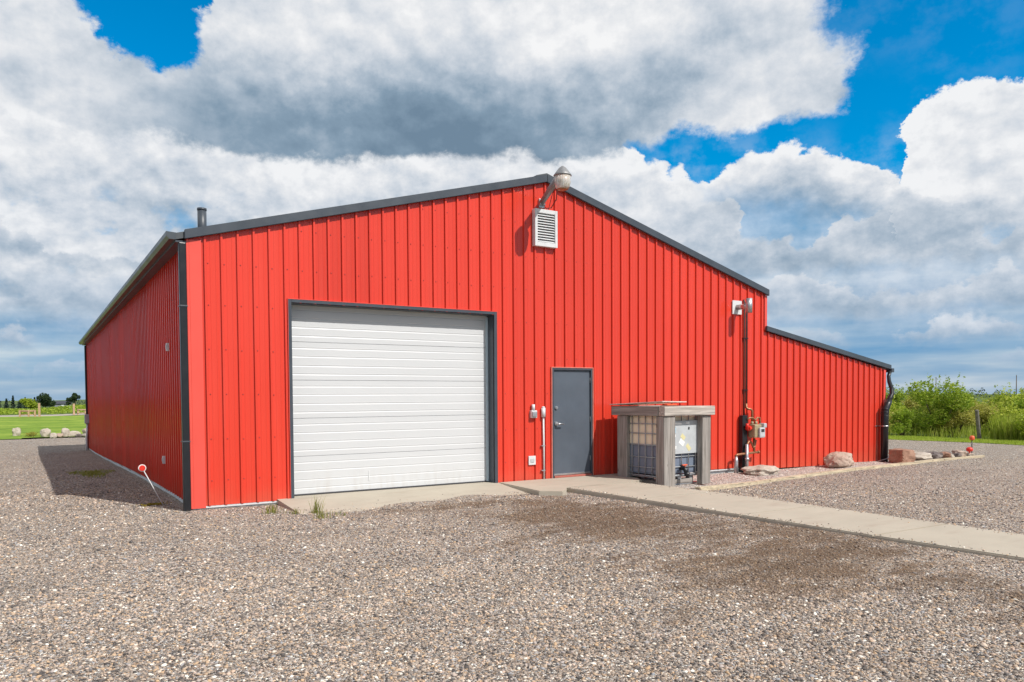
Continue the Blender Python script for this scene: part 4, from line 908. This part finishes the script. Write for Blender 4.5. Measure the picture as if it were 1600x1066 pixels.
s_ = MB(); s_.box(-2.7, 0, -0.2, 2.7, 4, 2.0); s_.build('wall', M['housewall'], ho)
s_ = MB(); s_.prism([(-3.0, -0.4, 1.98), (-3.0, 2, 3.0), (-3.0, 4.4, 1.98), (-3.0, 4.4, 1.85), (-3.0, 2, 2.86), (-3.0, -0.4, 1.85)], (6.0, 0, 0)); s_.build('roof', M['houseroof'], ho)
for xx in (-0.6, 1.6):
    s_ = MB(); s_.box(xx, -0.05, 0.5, xx + 0.9, -0.01, 1.75, 0.02); s_.build('window', M['glass'], ho)
def corral(name, label, x, y, tall, segs, rz):
    root = empty(name, (x, y, float(H(x, y))), rz, label, 'rail fence')
    s = MB(); s.box(-0.11, -0.11, -0.2, 0.11, 0.11, tall, 0.02); s.build('tall_post', M['rail'], root)
    L_, hh = segs
    for px in (0.45, L_ * 0.55, L_):
        s = MB(); s.box(px - 0.09, -0.09, -0.2, px + 0.09, 0.09, hh, 0.02); s.build('post', M['rail'], root)
    for z in (0.3, 0.68, hh - 0.06):
        s = MB(); s.tube([(0.35, -0.1, z), (L_ + 0.1, -0.1, z - 0.02)], 0.055, 8); s.build('rail', M['rail'], root)
x, y = atpt(0.29, 106); corral('rail_fence', 'orange wooden rail fence with a tall pale post left of the driveway entrance', x, y, 1.65, (2.0, 0.85), rad(168))
x, y = atpt(2.2, 112); corral('rail_fence', 'orange wooden rail fence with a tall post nearest the barn corner', x, y, 1.5, (2.4, 0.8), rad(8))
mb_ = make_shrub(0.55, 0.95, 1800, 0.035, M['leaf_c'], 21); mb_.location = (-2.05, 38.6, float(H(-2, 38.6)) - 0.05); mb_.scale = (0.75, 0.5, 0.55); tag(mb_, 'low yellow green shrub between pale boulders on the lawn edge', 'shrub')

# far right background: tree line and power poles
n = 9000; az = np.radians(rng.uniform(48, 80, n)); di = rng.uniform(420, 520, n); x = -1.9 + di * np.sin(az); y = -11.7 + di * np.cos(az); aa = np.degrees(az)
hz = np.clip(2.6 + 2.2 * np.sin(aa * 3.1) * np.sin(aa * 1.7 + 0.4) + 1.3 * np.sin(aa * 9.0), 0.8, 6)
n2 = 5000; az2 = np.radians(rng.uniform(-14, 8, n2)); d2_ = rng.uniform(430, 520, n2); x2 = -1.9 + d2_ * np.sin(az2); y2 = -11.7 + d2_ * np.cos(az2); a2 = np.degrees(az2)
hz2 = np.clip(3.4 + 1.5 * np.sin(a2 * 5.1) * np.sin(a2 * 2.3 + 0.4) + 1.0 * np.sin(a2 * 13.0), 1.2, 6)
tag(leaf_mesh('distant_treeline', np.stack([x2, y2, H(x2, y2) + rng.uniform(0, 1, n2) ** 1.2 * hz2], 1), 0.42, M['leaf_e']), kind='stuff')
tag(leaf_mesh('distant_treeline', np.stack([x, y, -0.3 + rng.uniform(0, 1, n) ** 1.2 * hz], 1), 0.42, M['leaf_e']), kind='stuff')
for i, (az, di, lab) in enumerate(((61.05, 420, 'distant wooden power pole behind the tallest shrub'), (65.45, 400, 'distant wooden power pole with crossarm at the far right'), (69.6, 390, 'distant wooden power pole beyond the right edge'))):
    x, y = atpt(az, di); po = empty('power_pole', (x, y, -0.3), rad(25), lab, 'power pole', 'power poles on the skyline')
    s_ = MB(); s_.tube([(0, 0, -0.5), (0, 0, 10.0)], [0.2, 0.14], 8); s_.build('pole', M['bark'], po)
    s_ = MB(); s_.box(-1.6, -0.1, 9.3, 1.6, 0.1, 9.52); s_.build('crossarm', M['bark'], po)
    for dx in (-1.5, -0.7, 0.7, 1.5):
        s_ = MB(); s_.tube([(dx, 0, 9.52), (dx, 0, 9.85)], 0.08, 8); s_.build('insulator', M['greym'], po)

# ------------------------------------------------------------------ loose pebbles lying on the yard
def pebbles(n, dmin, dmax, smin, smax, name, bed=False):
    phi = (1 + 5 ** 0.5) / 2
    iv = np.array([(-1, phi, 0), (1, phi, 0), (-1, -phi, 0), (1, -phi, 0), (0, -1, phi), (0, 1, phi), (0, -1, -phi), (0, 1, -phi), (phi, 0, -1), (phi, 0, 1), (-phi, 0, -1), (-phi, 0, 1)], float); iv /= np.linalg.norm(iv[0])
    it = np.array([(0, 11, 5), (0, 5, 1), (0, 1, 7), (0, 7, 10), (0, 10, 11), (1, 5, 9), (5, 11, 4), (11, 10, 2), (10, 7, 6), (7, 1, 8), (3, 9, 4), (3, 4, 2), (3, 2, 6), (3, 6, 8), (3, 8, 9), (4, 9, 5), (2, 4, 11), (6, 2, 10), (8, 6, 7), (9, 8, 1)])
    az = np.radians(rng.uniform(-8, 74, n)); di = np.sqrt(rng.uniform(dmin ** 2, dmax ** 2, n)) if dmin < 15 else dmin + (dmax - dmin) * rng.uniform(0, 1, n) ** 1.9; x = -1.911 + di * np.sin(az); y = -11.741 + di * np.cos(az)
    ok = ~((x > 5.0) & (x < 8.2) & (y > -1.75)) & ~((x > 1.15) & (x < 5.3) & (y > -1.2)) & ((y < -0.15) | (x > 20.4) | ((x < -0.15) & (y < 35)) & (x < 26)) & ~((y > np.interp(x, ex, ey) - 0.1) & (x > 7.6))
    if bed: ok = (x > 8.1) & (x < 20.2) & (y > np.interp(x, ex, ey) + 0.12) & (y < -0.05) & ~((x < 9.1) & (y > -1.55))
    near = np.interp(y, [-20, -11.0, -8.3, -6.55, -4.75, -2.9, -1.29], [7.6, 6.7, 6.42, 6.21, 6.04, 5.88, 5.72]); far = np.interp(y, [-20, -11, -8.3, -6.6, -4.8, -2.95, -1.29], [9.0, 8.1, 7.78, 7.7, 7.6, 7.47, 7.26])
    if not bed: ok &= ~((x > near - 0.02) & (x < far + 0.02))
    x, y = x[ok], y[ok]; k = len(x)
    s = smin * (smax / smin) ** (rng.uniform(0, 1, k) ** 2.6)
    sc = np.stack([s * rng.uniform(0.75, 1.35, k), s * rng.uniform(0.6, 1.0, k), s * rng.uniform(0.35, 0.7, k)], 1)
    v = iv[None] * (1 + rng.uniform(-0.22, 0.22, (k, 12, 1))) * sc[:, None]
    a = rng.uniform(0, 6.28, k); ca, sa = np.cos(a)[:, None], np.sin(a)[:, None]; tl_ = rng.normal(0, 0.25, (k, 1))
    vx = v[..., 0] * ca - v[..., 1] * sa; vy = v[..., 0] * sa + v[..., 1] * ca; vz = v[..., 2] + tl_ * v[..., 0]
    V = np.stack([vx + x[:, None], vy + y[:, None], vz + ((bedtop(x, y) if bed else H(x, y)) + 0.2 * sc[:, 2])[:, None]], -1).reshape(-1, 3)
    F = (it[None] + 12 * np.arange(k)[:, None, None]).reshape(-1, 3)
    return tag(np_mesh(name, V, F, M['bed_pebble' if bed else 'pebble']), kind='stuff')
pebbles(125000, 3.0, 7.5, 0.0045, 0.019, 'loose_pebbles')
pebbles(105000, 7.5, 15.0, 0.006, 0.021, 'loose_pebbles')
pebbles(30000, 10.0, 24.0, 0.010, 0.026, 'bed_stones', True)
pebbles(110000, 15.0, 48.0, 0.008, 0.022, 'loose_pebbles')

def spill(n, pts, inward, zf, name):
    seg = rng.integers(0, len(pts) - 1, n); u = rng.uniform(0, 1, n); P0 = np.array(pts)[seg]; P1 = np.array(pts)[seg + 1]
    p = P0 + (P1 - P0) * u[:, None]; dd = rng.exponential(0.07, n) + 0.01; dir_ = (P1 - P0) / np.linalg.norm(P1 - P0, axis=1)[:, None]
    p = p + np.stack([-dir_[:, 1], dir_[:, 0]], 1) * (dd * inward)[:, None]
    s = rng.uniform(0.003, 0.010, n); c8 = np.array([(-1, -1, -.5), (1, -.8, -.5), (.9, 1, -.5), (-.8, .9, -.5), (-.7, -.6, .6), (.6, -.7, .5), (.7, .6, .6), (-.6, .7, .5)])
    v = c8[None] * rng.uniform(0.6, 1.2, (n, 8, 1)) * s[:, None, None]; z = np.array([zf(a, b_) for a, b_ in p]) + 0.4 * s
    v = v + np.stack([p[:, 0], p[:, 1], z], 1)[:, None]
    F = (np.array([(0, 1, 5, 4), (1, 2, 6, 5), (2, 3, 7, 6), (3, 0, 4, 7), (4, 5, 6, 7)])[None] + 8 * np.arange(n)[:, None, None]).reshape(-1, 4)
    tag(np_mesh(name, v.reshape(-1, 3), F, M['pebble']), kind='stuff')
spill(500, [a for a, b_ in walk], 1.0, zw, 'spilled_gravel')
spill(380, [b_ for a, b_ in walk], -1.0, zw, 'spilled_gravel')
spill(420, [(1.2, -1.3), (3.0, -1.28), (5.1, -1.18)], 1.6, lambda a, b_: 0.002 - 0.08 * max(0.0, -b_ - 0.02) / 1.33, 'spilled_gravel')
# ------------------------------------------------------------------ camera
f_px, cy_px, yaw, pitch, roll = 1193.712, 659.79, rad(32.031), rad(-1.924), rad(-0.334)
fw = Vector((math.sin(yaw) * math.cos(pitch), math.cos(yaw) * math.cos(pitch), math.sin(pitch))); r0 = Vector((math.cos(yaw), -math.sin(yaw), 0)); u0 = r0.cross(fw)
r1 = r0 * math.cos(roll) + u0 * math.sin(roll); u1 = u0 * math.cos(roll) - r0 * math.sin(roll)
cam = bpy.data.cameras.new('camera'); co = bpy.data.objects.new('camera', cam); COL.objects.link(co)
co.matrix_world = Matrix(((r1.x, u1.x, -fw.x, -1.911), (r1.y, u1.y, -fw.y, -11.741), (r1.z, u1.z, -fw.z, 1.547), (0, 0, 0, 1)))
cam.sensor_width = 36.0; cam.lens = f_px * 36 / 1600; cam.shift_y = (cy_px - 533) / 1600; cam.clip_end = 9000; cam.clip_start = 0.05
scene.camera = co

# ------------------------------------------------------------------ sun
sd = Vector((0.385, -1.0, 1.13)).normalized()
sun = bpy.data.lights.new('sun', 'SUN'); sun.energy = 5.0; sun.angle = rad(0.53); sun.color = (1.0, 0.955, 0.89)
so_ = bpy.data.objects.new('sun', sun); COL.objects.link(so_); so_.rotation_euler = sd.to_track_quat('Z', 'Y').to_euler()

# ------------------------------------------------------------------ sky
#SKY_BEGIN
world = bpy.data.worlds.new('World'); scene.world = world; world.use_nodes = True
wt = NT(world.node_tree); wt.n.clear()
out = wt.node('ShaderNodeOutputWorld'); bg = wt.node('ShaderNodeBackground'); wt.l.new(bg.outputs[0], out.inputs['Surface'])
skyt = wt.node('ShaderNodeTexSky', sky_type='NISHITA'); skyt.sun_disc = False; skyt.sun_elevation = math.asin(sd.z); skyt.sun_rotation = math.atan2(sd.x, sd.y)
skyt.air_density = 1.0; skyt.dust_density = 0.6; skyt.ozone_density = 2.0
t = wt
d = t.node('ShaderNodeTexCoord').outputs['Generated']
dx, dy, dz = t.sep(d)
az = t.mul(t.m('ARCTAN2', dx, dy), 180 / math.pi); el = t.mul(t.m('ARCSINE', dz), 180 / math.pi)
P = t.comb(az, t.mul(el, 1.25), 0.0)
wr, wg, wb = t.sep(t.noise(P, 0.11, 2, 0.5, color=True))
vn = t.noise(P, 0.36, 7, 0.66, color=True); vr, vg, vb = t.sep(vn)
A = t.add(az, t.add(t.mul(t.sub(wr, 0.5), 5.0), t.mul(t.sub(vr, 0.5), 4.0)))
B = t.add(el, t.add(t.mul(t.sub(wg, 0.5), 2.6), t.mul(t.sub(vg, 0.5), 3.0)))
fine = t.noise(t.vadd(P, (0.45, 1.15, 0.0)), 0.36, 5, 0.60, color=False)
vfac = t.noise(P, 0.36, 5, 0.60)
relief = t.sub(vfac, fine)                       # lit from above: positive where the cloud falls away upward
def ell(a_, b_, c, rot=0.0):
    """1 at the centre of an ellipse, 0 on its rim, negative outside (degrees of azimuth / elevation)"""
    ca, ce, ra, re = c; x_ = t.sub(a_, ca); y_ = t.sub(b_, ce)
    if rot:
        cr_, sr_ = math.cos(rad(rot)), math.sin(rad(rot)); x_, y_ = t.add(t.mul(x_, cr_), t.mul(y_, sr_)), t.sub(t.mul(y_, cr_), t.mul(x_, sr_))
    x_ = t.mul(x_, 1 / ra); y_ = t.mul(y_, 1 / re)
    return t.sub(1.0, t.m('SQRT', t.add(t.mul(x_, x_), t.mul(y_, y_))))
def prof(a_, stops, lo=-10.0, hi=80.0):
    """piecewise linear value over azimuth"""
    k = 40.0
    return t.mul(t.ramp(t.mul(t.sub(a_, lo), 1 / (hi - lo)), [((x - lo) / (hi - lo), (v / k, v / k, v / k)) for x, v in stops]), k)
def CC(lum, haze):
    c = t.ramp(lum, [(0.0, (0.165, 0.25, 0.345)), (0.25, (0.245, 0.345, 0.45)), (0.5, (0.43, 0.515, 0.61)), (0.74, (0.67, 0.715, 0.775)), (0.9, (0.83, 0.845, 0.87)), (1.0, (0.93, 0.935, 0.945))])
    return t.mix(haze, c, (0.32, 0.47, 0.66)) if haze else c
away = t.sstep(t.m('ABSOLUTE', t.sub(az, 32.0)), 48.0, 75.0); high = t.sstep(el, 32.0, 48.0); gone = t.mul(t.mx(away, high), 1.0)
blue = t.node('ShaderNodeHueSaturation'); blue.inputs['Saturation'].default_value = 1.8; blue.inputs['Value'].default_value = 0.165; blue.inputs['Hue'].default_value = 0.492
t.l.new(skyt.outputs[0], blue.inputs['Color'])
nat = t.node('ShaderNodeHueSaturation'); nat.inputs['Value'].default_value = 0.075; t.l.new(skyt.outputs[0], nat.inputs['Color'])
col = t.mix(gone, blue.outputs[0], nat.outputs[0])
# thin veil and stretched layers low down
veil = t.mul(t.sstep(wb, 0.42, 0.62), t.sstep(vfac, 0.42, 0.68)); col = t.mix(t.mul(t.mul(veil, t.sstep(el, 16.5, 18.5, 1.0, 0.25)), 0.22), col, (0.72, 0.77, 0.83))
lay = t.noise(t.comb(t.mul(az, 0.075), t.mul(el, 0.55), 3.0), 1.0, 4, 0.55)
lowc = t.ramp(lay, [(0.32, (0.13, 0.32, 0.58)), (0.5, (0.28, 0.44, 0.64)), (0.66, (0.52, 0.62, 0.73)), (0.8, (0.70, 0.75, 0.80))])
col = t.mix(t.sstep(el, 6.0, 15.0, 0.92, 0.0), col, lowc)
# broken grey deck behind the ranked cumulus
dl = t.add(0.70, t.add(t.mul(relief, 0.9), t.add(t.mul(t.sub(wb, 0.5), 1.3), t.mul(t.sub(lay, 0.5), 0.5))))
dm = t.mul(t.sstep(B, 18.6, 15.2), t.sstep(B, 2.0, 8.0)); dm = t.mul(dm, t.sstep(t.add(vfac, t.mul(wr, 0.6)), 0.55, 0.75, 0.55, 1.0)); dm = t.mul(dm, t.sub(1.0, gone))
dm = t.mul(dm, t.sub(1.0, t.mul(t.sstep(B, 13.6, 15.2), t.sstep(az, 38.0, 42.0))))
dm = t.mul(dm, t.sstep(az, 34.0, 44.0, 1.0, 0.62))
col = t.mix(dm, col, CC(dl, 0.12))
def layer(col, topz, base, soft_t, soft_b, dark, haze, relief_k=1.3, top_l=0.90, gap=None, ref=3.0, ref0=0.0, big=0.6):
    """one rank of cumulus: flat grey base, bright heaped top"""
    up = t.mul(t.sub(topz, B), 1 / soft_t); dn = t.mul(t.sub(B, base), 1 / soft_b)
    s_ = t.mn(up, dn)
    if gap is not None: s_ = t.mn(s_, gap)
    s_ = t.sub(s_, t.mul(gone, 2.0)); a_ = t.sstep(s_, 0.0, 1.0)
    hgt = t.sstep(t.sub(B, base), ref0, ref, 1.0, 0.0)
    lum = t.add(t.sub(top_l, t.mul(hgt, dark)), t.mul(relief, relief_k)); lum = t.add(lum, t.mul(t.sub(wb, 0.5), big))
    rim = t.sstep(up, 0.3, 3.5, 0.10, 0.0); lum = t.add(lum, rim)
    return t.mix(a_, col, CC(lum, haze))
for base_, amp, f_, seed, hz_, g0 in ((1.2, 2.6, 0.15, 3.1, 0.55, 0.44), (2.9, 4.4, 0.11, 7.7, 0.36, 0.40), (5.0, 6.6, 0.085, 12.3, 0.22, 0.33), (7.8, 10.5, 0.09, 21.9, 0.08, 0.10)):
    tn = t.noise(t.comb(t.mul(A, f_), t.mul(B, f_ * 0.35), seed), 1.0, 3, 0.55)
    topz = t.add(t.mul(t.sub(tn, 0.30), amp * 2.2), base_)
    col = layer(col, topz, t.add(t.mul(wg, 0.8), base_ - 0.4), 0.40, 1.6, 0.40, hz_, 0.8, 0.86, t.mul(t.sub(tn, g0), 9.0), ref=amp * 0.75)
# towering white cumulus low in the north east
topE = prof(A, [(57.6, 8.0), (58.6, 15.4), (60.4, 18.6), (62.5, 19.2), (66.0, 18.7), (72.0, 16.0), (80.0, 10.0)])
col = layer(col, topE, 9.5, 0.30, 1.5, 0.36, 0.05, 0.75, 0.92, ref=4.0)
top2 = prof(A, [(-10, 18.5), (38.0, 18.5), (41.0, 17.6), (43.5, 16.0), (45.5, 14.9), (47.5, 16.1), (50.0, 17.2), (53.0, 17.3), (56.0, 16.1), (58.5, 14.2), (62.0, 12.2), (68.0, 11.0), (80.0, 12.0)])
dark2 = prof(A, [(-10, 0.24), (8, 0.22), (20.0, 0.26), (38.0, 0.14), (44.0, 0.28), (49.5, 0.66), (56.0, 0.62), (62.0, 0.34), (72.0, 0.3)])
col = layer(col, top2, t.add(prof(az, [(-10, 10.5), (20, 11.0), (44, 11.6), (52, 11.0), (60, 9.6), (80, 9.6)]), t.mul(wr, 1.5)), 0.34, 3.0, dark2, 0.05, 0.85, 0.88, ref=5.0)
# the big near cumulus filling the top of the view
HOLES = [((6.6, 24.6, 4.0, 2.6), -14), ((9.2, 25.6, 2.0, 1.2), 20), ((65.0, 25.5, 10.2, 5.5), 0), ((62.0, 19.5, 6.0, 5.0), 0)]
hole = None
for c, ro in HOLES:
    e = ell(A, B, c, ro); hole = e if hole is None else t.mx(hole, e)
base1 = prof(A, [(-10, 16.6), (6.0, 16.9), (14.0, 16.4), (24.0, 16.4), (35.0, 16.6), (40.0, 17.4), (46.0, 18.0), (52.0, 18.0), (57.0, 18.4), (60.0, 21.0)])
dark1 = prof(A, [(-10, 0.10), (4.0, 0.16), (10.0, 0.45), (16.0, 0.84), (35.0, 0.84), (41.0, 0.48), (46.0, 0.18), (56.0, 0.10)])
col = layer(col, 60.0, base1, 0.5, 0.9, dark1, 0.0, 0.60, 0.87, t.mul(t.sub(t.mul(t.sub(vb, 0.5), 0.35), hole), 4.5), ref=8.6, ref0=1.6, big=1.0)
t.l.new(col, bg.inputs['Color']); bg.inputs['Strength'].default_value = 1.04
world.cycles.sampling_method = 'MANUAL'; world.cycles.sample_map_resolution = 512
#SKY_END

vs = scene.view_settings; scene.display_settings.display_device = 'sRGB'
vs.view_transform = 'Standard'; vs.look = 'None'; vs.gamma = 1.0; vs.use_curve_mapping = False; vs.exposure = -0.08
scene.cycles.max_bounces = 6; scene.cycles.use_denoising = True
